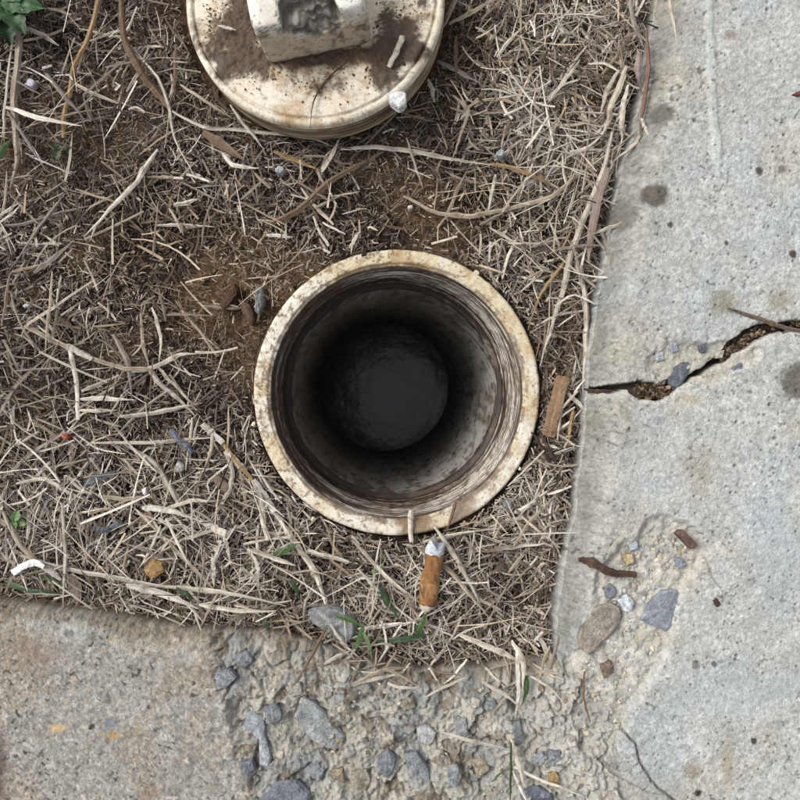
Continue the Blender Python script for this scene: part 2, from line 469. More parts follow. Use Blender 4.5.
for (cx_, cy_, rx, ry, col, k, soft) in [(36, 655, 24, 18, (146, 122, 104), 0.5, 0.7), (58, 728, 9, 4, (212, 186, 142), 0.95, 0.2), (110, 722, 7, 5, (128, 134, 142), 0.8, 0.35),
                                         (113, 736, 5, 4, (196, 160, 112), 0.8, 0.3), (92, 727, 3, 3, (62, 56, 52), 0.9, 0.3), (150, 792, 9, 8, (150, 120, 100), 0.5, 0.5),
                                         (-6, 775, 11, 50, (92, 70, 60), 0.8, 0.6), (70, 632, 14, 8, (196, 200, 196), 0.5, 0.6), (183, 657, 14, 8, (190, 190, 184), 0.5, 0.6),
                                         (68, 634, 5, 4, (118, 116, 116), 0.8, 0.3)]:
    C = blob(C, Xb, Yb, cx_, cy_, rx, ry, col, k, int(cx_ + 50) % 89 + 200, soft)

fo = outside(Xb, Yb)
C = mix(C, np.where((W > 0.02)[..., None], lin((120, 108, 92)), lin((160, 154, 143))), fo)
z = np.where(W > 0, z, z * (1 - fo) + (ZB - 0.002) * fo)
V = P(Xb, Yb, ZB)
V[..., 2] = z
foot = obj('footing', mesh_np('footing', V, grid_faces(len(tB), len(uB)), C), M_CONC)
tag(foot, 'sandy brown-grey concrete footing with a broken corner at the bottom', 'concrete', kind='structure')

def foot_z(px, py):
    i = np.clip(np.searchsorted(tB, px), 0, len(tB) - 1)
    u = np.clip(py - edge_b(px), 0, None)
    j = np.clip(NW + np.searchsorted(uB[NW:], u), 0, len(uB) - 1)
    return zB[i, j]
zB = z

# ------------------------------------------------------------------ stones
def stone_mesh(name, poly, z0, h, color, seed, tilt=(0, 0), sides=14, rough=0.07):
    r = np.random.RandomState(seed)
    p = np.array(poly, float)
    c = p.mean(0)
    seg = np.linalg.norm(np.roll(p, -1, 0) - p, axis=1)
    acc = np.concatenate([[0], np.cumsum(seg)])
    s = np.linspace(0, acc[-1], sides, endpoint=False)
    q = np.concatenate([p, p[:1]])
    out = np.stack([np.interp(s, acc, q[:, k]) for k in (0, 1)], -1)
    size = np.sqrt(seg.sum())
    out = out + r.uniform(-1, 1, out.shape) * rough * size
    rings = [(1.04, -0.9 * h - 0.002), (1.03, 0.35 * h), (0.9, 0.85 * h), (0.5, 1.0 * h)]
    V = []
    for (f, zz) in rings:
        pts = c + (out - c) * f + (r.uniform(-1, 1, out.shape) * rough * size * 0.35 if f < 1 else 0)
        zz = z0 + zz + (pts[:, 0] - c[0]) * S * tilt[0] + (c[1] - pts[:, 1]) * S * tilt[1] + r.uniform(-1, 1, sides) * 0.10 * h
        V.append(np.stack([(pts[:, 0] - 400) * S * (H - z0) / H, (400 - pts[:, 1]) * S * (H - z0) / H, zz], -1))
    V = np.concatenate(V + [np.array([[(c[0] - 400) * S * (H - z0) / H, (400 - c[1]) * S * (H - z0) / H, z0 + h * 1.02]])])
    F = []
    n = len(rings)
    for k in range(n - 1):
        for i in range(sides):
            j = (i + 1) % sides
            F.append((k * sides + i, (k + 1) * sides + i, (k + 1) * sides + j, k * sides + j))
    last = n * sides
    g = np.mean(color)
    color = (g + (np.array(color) - g) * (0.45 if color[2] > color[0] else 0.9)) * (1.08 if color[2] > color[0] else 1.0)
    color = tuple(color)
    C = lin(color) * r.uniform(0.62, 1.22, (len(V), 1)) * r.uniform(0.975, 1.025, (len(V), 3))
    tri = [((n - 1) * sides + i, last, (n - 1) * sides + (i + 1) % sides) for i in range(sides)]
    me = bpy.data.meshes.new(name)
    me.from_pydata([tuple(v) for v in V], [], F + tri)
    at = me.color_attributes.new('Col', 'FLOAT_COLOR', 'POINT')
    c4 = np.ones((len(V), 4), np.float32)
    c4[:, :3] = C
    at.data.foreach_set('color', c4.ravel())
    return me

def oval(cx, cy, a, b, ang=0, n=9, seed=0):
    r = np.random.RandomState(seed + int(cx * 3 + cy))
    t = np.linspace(0, 2 * math.pi, n, endpoint=False)
    k = r.uniform(0.8, 1.15, n)
    x, y = a * np.cos(t) * k, b * np.sin(t) * k
    ca, sa = math.cos(math.radians(ang)), math.sin(math.radians(ang))
    return [(cx + x[i] * ca - y[i] * sa, cy + x[i] * sa + y[i] * ca) for i in range(n)]

G1, G2, G3, G4 = (132, 142, 150), (104, 114, 128), (156, 160, 160), (168, 156, 136)
foot_stones = [
    ([(295, 716), (300, 702), (309, 697), (322, 708), (338, 727), (349, 741), (338, 748), (318, 746), (304, 730)], 2.6, (150, 156, 156), (0.0, 0.1)),
    ([(244, 726), (247, 711), (262, 708), (266, 722), (267, 740), (272, 756), (268, 768), (260, 767), (262, 745), (255, 722)], 3.0, (150, 160, 170), (0.1, 0)),
    ([(264, 706), (276, 701), (284, 710), (280, 720), (269, 722)], 3.2, (124, 130, 136), (0, 0)),
    ([(243, 762), (252, 758), (256, 768), (248, 776), (243, 772)], 2.4, (108, 118, 134), (0, 0)),
    ([(258, 800), (268, 787), (285, 778), (300, 780), (310, 792), (306, 806), (280, 812)], 2.4, (112, 120, 136), (0, 0)),
    ([(308, 766), (318, 760), (325, 768), (320, 780), (311, 776)], 2.0, (134, 142, 148), (0, 0)),
    ([(404, 752), (416, 750), (428, 766), (430, 780), (420, 782), (408, 766)], 2.6, (132, 142, 148), (0, 0.1)),
    ([(376, 758), (388, 748), (396, 756), (392, 774), (382, 776)], 2.0, (122, 130, 140), (0, 0)),
    ([(416, 726), (428, 724), (436, 732), (432, 744), (418, 742)], 2.0, (176, 180, 178), (0, 0)),
    ([(458, 716), (466, 718), (468, 734), (461, 738), (456, 728)], 2.2, (150, 156, 162), (0, 0)),
    ([(530, 756), (541, 750), (548, 756), (541, 764), (533, 764)], 2.4, (150, 158, 166), (0, 0)),
    ([(548, 752), (560, 750), (565, 758), (558, 766), (549, 764)], 2.4, (128, 134, 142), (0, 0)),
    ([(520, 792), (536, 784), (552, 792), (552, 806), (522, 808)], 2.4, (104, 110, 128), (0, 0)),
    ([(548, 774), (555, 770), (560, 778), (556, 790), (550, 786)], 2.0, (190, 158, 110), (0, 0)),
    ([(216, 672), (228, 668), (238, 676), (226, 688), (215, 690)], 2.4, (132, 138, 148), (0.2, 0)),
    ([(236, 655), (248, 650), (254, 660), (244, 668), (236, 664)], 2.2, (128, 134, 142), (0, 0)),
    ([(448, 768), (458, 764), (462, 776), (456, 788), (447, 782)], 1.8, (136, 144, 152), (0, 0)),
    ([(486, 702), (494, 698), (498, 706), (492, 712)], 2.0, (126, 134, 144), (0, 0)),
    ([(352, 772), (366, 768), (372, 780), (364, 792), (352, 788)], 1.8, (160, 150, 134), (0, 0)),
    ([(286, 686), (300, 682), (304, 692), (292, 698)], 2.4, (176, 172, 160), (0, 0)),
    ([(320, 682), (334, 684), (332, 696), (322, 696)], 2.6, (188, 184, 172), (0, 0)),
    ([(512, 724), (520, 720), (524, 738), (516, 746), (510, 738)], 2.2, (120, 126, 134), (0, 0)),
    ([(330, 770), (342, 768), (346, 782), (336, 788)], 2.2, (166, 152, 130), (0, 0)),
    ([(470, 760), (484, 756), (490, 768), (478, 776)], 2.4, (172, 160, 138), (0, 0)),
    ([(400, 700), (412, 696), (416, 706), (404, 710)], 2.4, (160, 150, 132), (0, 0)),
]
for k, (poly, h, col, tl) in enumerate(foot_stones):
    cxy = np.mean(poly, 0)
    z0 = float(np.median([foot_z(p[0], p[1]) for p in poly] + [foot_z(*cxy)]))
    o = obj('stone', stone_mesh('stone', poly, z0 + 0.0003, h * 0.0008, col, 400 + k, tl), M_STONE, foot)
tag(foot.children[0], 'large flat blue-grey stone with a pointed lower end')
pave_stones = [
    ([(640, 620), (650, 602), (660, 592), (676, 588), (679, 598), (672, 618), (668, 632), (655, 626)], 1.4, (138, 148, 166), 0.0),
    ([(669, 646), (678, 643), (682, 652), (676, 664), (671, 658)], 1.2, (130, 138, 154), 0),
    ([(582, 628), (596, 606), (612, 604), (622, 612), (612, 632), (596, 648), (584, 654), (578, 644)], 1.2, (160, 150, 136), 0.0008),
    ([(618, 600), (626, 594), (634, 600), (632, 610), (624, 612)], 1.2, (186, 198, 206), 0),
    ([(604, 590), (611, 584), (616, 590), (613, 598), (606, 598)], 1.2, (122, 132, 146), 0),
    ([(674, 560), (682, 558), (686, 566), (678, 568)], 1.0, (140, 152, 170), 0),
    ([(628, 540), (636, 538), (638, 548), (630, 552)], 1.0, (158, 178, 192), 0),
    ([(622, 556), (632, 553), (634, 562), (626, 566)], 1.0, (206, 184, 140), 0),
    ([(668, 376), (675, 364), (687, 360), (691, 367), (684, 380), (676, 388), (669, 386)], 2.2, (98, 106, 120), -0.0015),
    ([(668, 346), (676, 342), (679, 350), (672, 354)], 1.2, (142, 152, 176), 0),
    ([(686, 386), (698, 381), (708, 386), (702, 394), (690, 394)], 1.4, (206, 206, 196), 0),
    ([(732, 368), (741, 362), (742, 370), (735, 373)], 1.0, (110, 122, 146), 0),
    ([(698, 346), (706, 344), (706, 352), (700, 353)], 1.0, (92, 100, 122), 0),
    ([(716, 352), (724, 350), (722, 358), (716, 358)], 1.0, (196, 190, 176), 0),
    ([(655, 352), (663, 350), (664, 360), (656, 362)], 1.0, (170, 180, 190), 0),
    ([(600, 664), (611, 660), (614, 672), (604, 678)], 1.2, (132, 116, 100), 0),
]
for k, (poly, h, col, dz) in enumerate(pave_stones):
    o = obj('stone', stone_mesh('stone', poly, ZA - 0.0017 + dz, h * 0.0008, col, 500 + k), M_STONE, pave)

# small aggregate and crumbs: joined stuff
_oct = np.array([(1, 0, 0), (0, 1, 0), (-1, 0, 0), (0, -1, 0), (0, 0, 1), (0, 0, -1), (.7, .7, .5), (-.7, .7, .5), (-.7, -.7, .5), (.7, -.7, .5)], float)
_octf = np.array([(0, 6, 9), (6, 0, 1), (1, 7, 6), (7, 1, 2), (2, 8, 7), (8, 2, 3), (3, 9, 8), (9, 3, 0), (6, 4, 9), (7, 4, 6), (8, 4, 7), (9, 4, 8),
                  (0, 5, 1), (1, 5, 2), (2, 5, 3), (3, 5, 0)])
def crumbs(name, px, py, pz, size, cols, mat, seed, flat=0.65):
    r = np.random.RandomState(seed)
    n = len(px)
    base = _oct[None] * r.uniform(0.65, 1.25, (n, 10, 1)) + r.uniform(-.15, .15, (n, 10, 3))
    a = r.uniform(0, 6.283, n)
    el = r.uniform(0.65, 1.5, n)[:, None]
    bx, by = base[..., 0] * el, base[..., 1]
    ca, sa = np.cos(a)[:, None], np.sin(a)[:, None]
    V = np.stack([bx * ca - by * sa, bx * sa + by * ca, base[..., 2] * flat], -1) * (np.asarray(size) * S)[:, None, None]
    V[..., 0] += ((px - 400) * S * (H - pz) / H)[:, None]
    V[..., 1] += ((400 - py) * S * (H - pz) / H)[:, None]
    V[..., 2] += pz[:, None]
    F = (np.arange(n) * 10)[:, None, None] + _octf[None]
    C = np.repeat(cols[:, None, :], 10, 1) * r.uniform(0.85, 1.15, (n, 10, 1))
    return mesh_np(name, V, F.reshape(-1, 3), C, smooth=False)

def palette(n, cols, seed, var=0.25):
    r = np.random.RandomState(seed)
    c = np.array([lin(k) for k in cols])[r.randint(0, len(cols), n)]
    return c * r.uniform(1 - var, 1 + var, (n, 1))

r = np.random.RandomState(61)
px, py = r.uniform(205, 625, 700), r.uniform(640, 830, 700)
m = (px > np.interp(py, _bk[:, 0], _bk[:, 1]) + 4) & (py > edge_b(px) + 4) & (px < edge_a(py) + 2)
px, py = px[m], py[m]
sz = r.uniform(0.8, 2.0, len(px)) * np.where(r.rand(len(px)) < 0.12, 2.0, 1)
o = obj('aggregate', crumbs('aggregate', px, py, foot_z(px, py) + 0.0001, sz,
        palette(len(px), [(196, 186, 166), (182, 174, 160), (160, 156, 150), (150, 150, 148), (200, 190, 170), (140, 124, 104)], 62), M_STONE, 63), M_STONE, foot)
tag(o, 'small sandy aggregate bared in the broken concrete', kind='stuff')
px, py = r.uniform(570, 690, 900), r.uniform(535, 725, 900)
m = (pdist(px, py, [(668, 552), (640, 590), (632, 640), (600, 690), (590, 720)])[0] < 30) & (px > edge_a(py) + 14)
px2, py2 = r.uniform(650, 735, 160), r.uniform(342, 392, 160)
m2 = pdist(px2, py2, CRACK)[0] > 8
px, py = np.concatenate([px[m], px2[m2]]), np.concatenate([py[m], py2[m2]])
o = obj('aggregate', crumbs('aggregate', px, py, np.full(len(px), ZA - 0.0030), r.uniform(0.8, 2.4, len(px)),
        palette(len(px), [(212, 202, 182), (196, 192, 182), (184, 187, 189), (204, 190, 160), (168, 168, 168), (222, 218, 208)], 64, 0.15), M_STONE, 65), M_STONE, pave)
tag(o, 'pale aggregate bared in the spalled patches of the slab', kind='stuff')

# debris lying in the crack
r = np.random.RandomState(66)
px, py, sz = [], [], []
for (n, cx_, cy_, lx, ly) in [(330, 655, 391, 20, 9)]:
    px.append(r.normal(cx_, lx * 0.5, n)); py.append(r.normal(cy_, ly * 0.42, n)); sz.append(r.uniform(0.9, 2.1, n))
t = r.uniform(0, 1, 420)
cxs = np.interp(t, [0, .25, .5, .75, 1], [722, 733, 748, 765, 815]); cys = np.interp(t, [0, .25, .5, .75, 1], [358, 347, 338, 329, 323])
px.append(cxs + r.normal(0, 2.2, 420)); py.append(cys + r.normal(0, 2.6, 420)); sz.append(r.uniform(0.8, 1.9, 420))
px, py, sz = map(np.concatenate, (px, py, sz))
o = obj('crack_debris', crumbs('crack_debris', px, py, ZA - 0.0062 + r.uniform(0, 0.0035, len(px)), sz,
        palette(len(px), [(104, 86, 70), (82, 68, 57), (134, 112, 90), (162, 142, 120), (70, 59, 51)], 67), M_SOIL, 68), M_SOIL)
tag(o, 'brown crumbs of soil and bark lodged in the pavement crack', 'debris', kind='stuff')

# ------------------------------------------------------------------ cleanout pipe
pipe = empty('cleanout_pipe', tuple(P(PIPE[0], PIPE[1], Z_RIM)))
tilt = (-0.0112 / 0.286, 0.0075 / 0.286)         # the barrel leans a little away from the vertical
pipe.rotation_euler = (tilt[1], -tilt[0], 0)
tag(pipe, 'round open plastic drain pipe with stained cream rim sunk in the soil', 'pipe')
NT = 640
th = np.linspace(0, 2 * math.pi, NT, endpoint=False)
def lathe(prof, jitter=None):
    d = np.array([p[0] for p in prof]); rr = np.array([p[1] for p in prof])
    TH, D = np.meshgrid(th, d)
    R = np.repeat(rr[:, None], NT, 1)
    if jitter is not None:
        R, D = jitter(TH, D, R)
    V = np.stack([R * np.cos(TH), R * np.sin(TH), -D], -1)
    return V, TH, D, R
def pn(TH, D, sx, sy, seed, octv=3):             # noise wrapped round the pipe (cos/sin lookups keep it seamless)
    x, y = np.cos(TH) * 120, np.sin(TH) * 120
    return fbm(x + D * 1e3 * sy, y - D * 1.7e3 * sy, sx, seed, octv)
def ring_noise(TH, D, s_th, s_d, seed):          # streaks: s_th in degrees, s_d in mm
    a = np.degrees(TH)
    w = sstep(300, 360, a)
    return vn(a, D * 1000 * (s_th / s_d), s_th, seed) * (1 - w) + vn(a - 360, D * 1000 * (s_th / s_d), s_th, seed) * w

prof = [(0.060, 0.0572), (0.006, 0.0577), (0.0022, 0.0586), (0.0011, 0.0588), (0.0004, 0.0585), (0.0, 0.0578)]
prof += [(0.0, r_) for r_ in np.linspace(0.0574, 0.0536, 22)] + [(0.0003, 0.0531), (0.0009, 0.05275), (0.0007, 0.0524), (0.0010, 0.0521), (0.0018, 0.0519), (0.0026, 0.0520)]
def jr(TH, D, R):
    n = fbm(np.cos(TH) * 130, np.sin(TH) * 130 + R * 2e3, 9, 101, 3) - 0.5
    n2 = fbm(np.cos(TH) * 130, np.sin(TH) * 130, 46, 102, 2) - 0.5
    return R + 0.0003 * n + 0.0003 * n2, D - 0.0005 * n
V, TH, D, R = lathe(prof, jr)
xx, yy = R * np.cos(TH) / S, R * np.sin(TH) / S
C = np.broadcast_to(lin((236, 229, 212)), V.shape).copy()
deg = np.degrees(TH)
stain = fbm(xx, yy, 34, 103, 3)
side = 0.10 * np.cos(TH - math.radians(40)) + 0.12 * np.cos(3 * (TH - math.radians(335)))
C = mix(C, lin((220, 202, 164)), 0.75 * sstep(0.42, 0.62, stain + side))
C = mix(C, lin((178, 140, 88)), 0.7 * sstep(0.50, 0.80, fbm(xx, yy, 14, 104, 5, 0.75) + 0.5 * side))
C = mix(C, lin((136, 104, 70)), 0.6 * sstep(0.58, 0.80, fbm(xx, yy, 6, 105, 4, 0.8) + 0.07 * np.cos(TH - math.radians(185)) + 0.2 * (fbm(xx, yy, 30, 106, 2) - 0.5)))
C = C * (0.9 + 0.2 * fbm(xx, yy, 5, 107, 2))[..., None]
lw = 0.5 + 0.5 * np.cos(TH - math.radians(195))
C = mix(C, lin((112, 82, 54)), 0.75 * sstep(0.60, 0.72, fbm(xx, yy, 3.2, 113, 3, 0.7) + 0.10 * (lw - 0.5) + 0.2 * (fbm(xx, yy, 24, 114, 2) - 0.5)))
C = mix(C, lin((92, 70, 50)), 0.6 * sstep(0.0542, 0.0536, R) * sstep(0.4, 0.6, fbm(xx, yy, 7, 115, 4, 0.7)))
dirt = sstep(0.35, 0.75, np.exp(-((deg - 277) / 9.0) ** 2) * 0.8 + fbm(xx, yy, 9, 108, 3) * 0.55 - 0.12) + 0.8 * sstep(0.3, 0.75, np.exp(-((deg - 300) / 8.0) ** 2) * 0.7 + fbm(xx, yy, 9, 118, 3) * 0.5 - 0.12)
C = mix(C, np.broadcast_to(lin((134, 106, 76)), C.shape) * (0.7 + 0.6 * vn(xx, yy, 2.5, 109))[..., None], 0.85 * np.clip(dirt, 0, 1))
C = mix(C, lin((108, 86, 62)), 0.8 * sstep(0.0006, 0.005, D) * (R > 0.055))
lip = (R < 0.0534)
C = mix(C, lin((120, 98, 76)), 0.7 * lip * sstep(0.45, 0.65, ring_noise(TH, D, 6, 1.2, 110)))
rim = obj('rim', mesh_np('rim', V, grid_faces(len(prof), NT, wrap=True), C), M_PVCD, pipe)

prof = []
for d in np.linspace(0.0026, 0.0405, 132):
    f = (d - 0.0026) / 0.038
    ph = (d / 0.0033) % 1.0
    tri = 1 - abs(ph - 0.5) * 2
    prof.append((d, 0.0519 - 0.0016 * f + 0.0011 * (min(tri * 1.8, 1.0) - 0.5) * (1 - 0.4 * f)))
prof += [(0.0410, 0.0504), (0.0416, 0.0510), (0.0422, 0.0506), (0.0427, 0.0508), (0.0434, 0.0502), (0.0438, 0.0494), (0.0441, 0.0489), (0.0442, 0.0484), (0.0443, 0.0480)]
def jt(TH, D, R):
    return R + 0.0005 * (pn(TH, D, 8, 2.5, 121) - 0.5), D + 0.0008 * (ring_noise(TH, D * 0, 40, 9, 122) - 0.5) + 0.0033 * 0.0 * TH
V, TH, D, R = lathe(prof, jt)
C = np.broadcast_to(lin((214, 209, 198)), V.shape).copy()
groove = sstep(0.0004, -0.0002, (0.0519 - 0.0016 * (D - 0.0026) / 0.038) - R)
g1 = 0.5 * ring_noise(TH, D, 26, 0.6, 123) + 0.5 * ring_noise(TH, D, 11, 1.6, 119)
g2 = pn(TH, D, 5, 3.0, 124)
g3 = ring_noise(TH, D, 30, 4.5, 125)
grime_shade = 0.17 + 0.55 * sstep(0.0402, 0.0412, D) + 0.52 * groove + 0.55 * g1 + 0.35 * (g2 - 0.5) + 0.5 * (g3 - 0.5) + 0.24 * np.cos(TH - math.radians(165)) - 0.04  # streaky groove grime, plus painted shade that deepens towards the left wall
C = mix(C, lin((136, 118, 98)), 0.85 * sstep(0.28, 0.58, grime_shade))
C = mix(C, lin((80, 56, 40)), 0.92 * sstep(0.50, 0.74, grime_shade))
C = mix(C, lin((40, 28, 21)), 0.9 * sstep(0.74, 1.0, grime_shade))
C = mix(C, lin((226, 222, 212)), 0.6 * sstep(0.62, 0.75, pn(TH, D, 4, 3.4, 126)) * sstep(0.5, 0.2, grime_shade))
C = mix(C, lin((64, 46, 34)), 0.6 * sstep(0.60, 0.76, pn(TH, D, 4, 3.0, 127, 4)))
DJ = D + 0.0007 * (ring_noise(TH, D * 0, 25, 9, 181) - 0.5)
for (dd, ww, kk, sd_) in [(0.0036, 0.0007, 0.95, 182), (0.0072, 0.0006, 0.9, 183), (0.0095, 0.0004, 0.85, 184), (0.0150, 0.0006, 0.85, 185), (0.0215, 0.0008, 0.8, 186),
                          (0.0280, 0.0012, 0.9, 187), (0.0325, 0.0010, 0.95, 188), (0.0368, 0.0014, 0.95, 189)]:
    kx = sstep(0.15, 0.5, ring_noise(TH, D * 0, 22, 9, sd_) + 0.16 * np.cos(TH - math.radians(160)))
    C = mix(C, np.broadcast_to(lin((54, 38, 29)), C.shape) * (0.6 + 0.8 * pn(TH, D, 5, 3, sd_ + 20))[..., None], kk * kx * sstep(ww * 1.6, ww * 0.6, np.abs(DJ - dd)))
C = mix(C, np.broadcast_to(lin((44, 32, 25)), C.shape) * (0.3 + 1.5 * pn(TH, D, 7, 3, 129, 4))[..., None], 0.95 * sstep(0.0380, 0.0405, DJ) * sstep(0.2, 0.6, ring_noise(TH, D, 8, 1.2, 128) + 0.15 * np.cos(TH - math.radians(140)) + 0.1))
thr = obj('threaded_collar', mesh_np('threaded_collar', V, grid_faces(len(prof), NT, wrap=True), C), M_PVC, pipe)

prof = [(0.0444, 0.0498), (0.0444, 0.0482), (0.0450, 0.0478)] + [(d, 0.0477) for d in np.concatenate([np.linspace(0.0458, 0.08, 44), np.linspace(0.082, 0.305, 60)])]
def jb(TH, D, R):
    return R + 0.00025 * (pn(TH, D, 8, 1.2, 131) - 0.5), D
V, TH, D, R = lathe(prof, jb)
C = np.broadcast_to(lin((196, 194, 188)), V.shape).copy()
C = mix(C, lin((122, 110, 96)), 0.7 * sstep(0.35, 0.75, 0.5 + 0.30 * np.cos(TH - math.radians(150)) + 0.5 * (ring_noise(TH, D, 20, 90, 137) - 0.5)))  # shade of the left wall painted in by angle, broken up by brown streaks
C = mix(C, lin((104, 96, 86)), 0.6 * sstep(0.10, 0.26, D + 0.04 * (ring_noise(TH, D, 14, 60, 138) - 0.5)))  # loss of light with depth, painted into the wall colour
a = ring_noise(TH, D, 3.0, 14, 132)
b = ring_noise(TH, D, 8.0, 60, 133)
C = mix(C, lin((168, 160, 148)), 0.6 * sstep(0.4, 0.75, b))
C = mix(C, lin((112, 96, 80)), 0.65 * sstep(0.62, 0.9, a + 0.2 * sstep(0.10, 0.05, D)))
C = mix(C, lin((110, 74, 48)), 0.7 * sstep(0.66, 0.80, pn(TH, D, 10, 0.9, 134, 4) + 0.06 * np.cos(TH + math.radians(20))))
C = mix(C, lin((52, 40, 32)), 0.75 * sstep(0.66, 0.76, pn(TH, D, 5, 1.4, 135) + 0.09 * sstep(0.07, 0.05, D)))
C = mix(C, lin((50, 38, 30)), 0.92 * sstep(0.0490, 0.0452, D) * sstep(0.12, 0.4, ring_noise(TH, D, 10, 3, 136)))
bar = obj('barrel', mesh_np('barrel', V, grid_faces(len(prof), NT, wrap=True), C), M_PVC, pipe)
for (px_, py_, r_) in [(253.5, 424, 2.6), (476, 273, 3.2), (313, 519, 2.4), (520, 469, 2.4)]:
    me = crumbs('nub', np.array([px_]), np.array([py_]), np.array([Z_RIM - 0.0005]), np.array([r_]), lin((226, 212, 182))[None], M_PVC, int(px_), 0.8)
    o = obj('nub', me, M_PVC)
    o.parent = pipe
    bpy.context.view_layer.update()
    o.matrix_parent_inverse = pipe.matrix_world.inverted()

# murky water at the bottom
n = 72
ang = np.linspace(0, 2 * math.pi, n, endpoint=False)
zc = -0.264
wx, wy = P(PIPE[0], PIPE[1], Z_RIM)[:2]
wx, wy = wx - 0.0112, wy + 0.0075
vs = [(wx, wy, zc)]
for rr in np.linspace(0.004, 0.0500, 14):
    vs += [(wx + rr * math.cos(a_), wy + rr * math.sin(a_), zc) for a_ in ang]
fs = [(0, 1 + i, 1 + (i + 1) % n) for i in range(n)]
for k in range(13):
    fs += [(1 + k * n + i, 1 + (k + 1) * n + i, 1 + (k + 1) * n + (i + 1) % n, 1 + k * n + (i + 1) % n) for i in range(n)]
me = bpy.data.meshes.new('water')
me.from_pydata(vs, [], fs)
M_WATER = material('murky_water', 0.17, 0.5, (38, 0.25, 1.7), (110, 0.6, 1.3), (55, 0.16, 0.003), fixed=(0.028, 0.042, 0.055))
water = obj('water', me, M_WATER)
tag(water, 'dark murky water at the bottom of the drain pipe', 'water', kind='structure')

# ------------------------------------------------------------------ lid (threaded plug with a square nut)
ZL = 0.022
lid = empty('cleanout_plug', tuple(P(LID[0], LID[1], ZL)))
lid.rotation_euler = (math.radians(-2.0), math.radians(-3.0), 0)
tag(lid, 'round cream plastic screw plug with a square nut lying on the dry grass', 'lid')
RL = 130.5 * S * (H - ZL) / H
prof = [(0.0, 0.0001)] + [(0.0, r_) for r_ in np.linspace(0.001, RL * 0.925, 96)]
prof += [(0.0006, RL * 0.93), (0.0011, RL * 0.938), (0.0006, RL * 0.946), (-0.0002, RL * 0.953), (-0.0003, RL * 0.975), (0.0002, RL * 0.99), (0.0010, RL), (0.0034, RL * 1.002)]
V, TH, D, R = lathe(prof)
xx, yy = LID[0] + R * np.cos(TH) / (S * 0.94), LID[1] - R * np.sin(TH) / (S * 0.94)
dirt = fbm(xx, yy, 40, 141, 4)
def bump_at(cx_, cy_, rx, ry): return np.exp(-(((xx - cx_) / rx) ** 2 + ((yy - cy_) / ry) ** 2))
soilm = (0.75 * bump_at(320, 56, 75, 9) + 0.62 * bump_at(226, 22, 34, 28) + 0.55 * bump_at(245, 0, 14, 60) + 0.6 * bump_at(392, 42, 22, 30) + 0.6 * bump_at(384, 78, 16, 14) + 0.5 * bump_at(320, 62, 70, 12)
         + 0.3 * bump_at(240, 60, 40, 24) + 0.3 * bump_at(330, 90, 40, 16) + 0.3 * bump_at(410, 20, 18, 40) + 0.35 * bump_at(225, 75, 9, 12) - 0.25 * bump_at(205, 5, 14, 14))
sm_ = sstep(0.60, 0.95, soilm + 1.5 * (fbm(xx, yy, 20, 142, 6, 0.75) - 0.5) + 0.36)
tan_ = sstep(0.47, 0.72, 0.5 * dirt + 0.5 * fbm(xx, yy, 9, 143, 5, 0.75) + 0.16 * soilm)
C = np.broadcast_to(lin((238, 230, 212)), V.shape).copy()
C = mix(C, lin((234, 222, 198)), 0.7 * sstep(0.42, 0.6, fbm(xx, yy, 22, 144, 3)))
C = mix(C, lin((180, 148, 106)), 0.8 * tan_)
C = mix(C, lin((120, 86, 54)), 0.65 * sstep(0.56, 0.76, fbm(xx, yy, 8, 145, 5, 0.8) + 0.16 * soilm))
C = mix(C, np.broadcast_to(lin((74, 56, 42)), C.shape) * (0.35 + 1.2 * fbm(xx, yy, 4, 146, 3, 0.8))[..., None], 0.95 * sm_)
edge = np.clip((R - RL * 0.926) / (RL * 0.03), 0, 1) * (R < RL * 0.952)
C = mix(C, lin((104, 80, 56)), 0.75 * edge * sstep(0.4, 0.6, fbm(xx, yy, 12, 147, 3)))
V[..., 2] += 0.0016 * sm_ * fbm(xx, yy, 5, 148, 4, 0.7) * (R < RL * 0.93) + 0.0003 * (fbm(xx, yy, 7, 149, 3) - 0.5)
obj('disc', mesh_np('disc', V, grid_faces(len(prof), NT, wrap=True), C), M_PVCD, lid)
prof = [(0.0034, RL * 1.002), (0.0038, RL * 0.985), (0.0042, RL * 0.97)]
for d in np.linspace(0.0045, 0.0185, 46):
    ph = (d / 0.0033) % 1.0
    prof.append((d, RL * 1.004 - 0.0026 * min((1 - abs(ph - 0.5) * 2) * 1.8, 1.0) - 0.0004 * (d - 0.0045) / 0.014))
prof += [(0.0190, RL * 0.93), (0.0190, 0.001)]
V, TH, D, R = lathe(prof)
C = np.broadcast_to(lin((170, 152, 124)), V.shape).copy()
C = mix(C, lin((112, 90, 66)), 0.92 * sstep(0.12, 0.42, 0.6 * ring_noise(TH, D, 8, 1.5, 151) + 0.5 * sstep(RL * 0.98, RL * 0.967, R)))
C = mix(C, lin((56, 42, 32)), 0.92 * sstep(0.28, 0.5, 0.5 * ring_noise(TH, D, 14, 2.2, 152) + 0.45 * sstep(RL * 0.985, RL * 0.962, R)))
obj('thread', mesh_np('thread', V, grid_faces(len(prof), NT, wrap=True), C), M_PVC, lid)

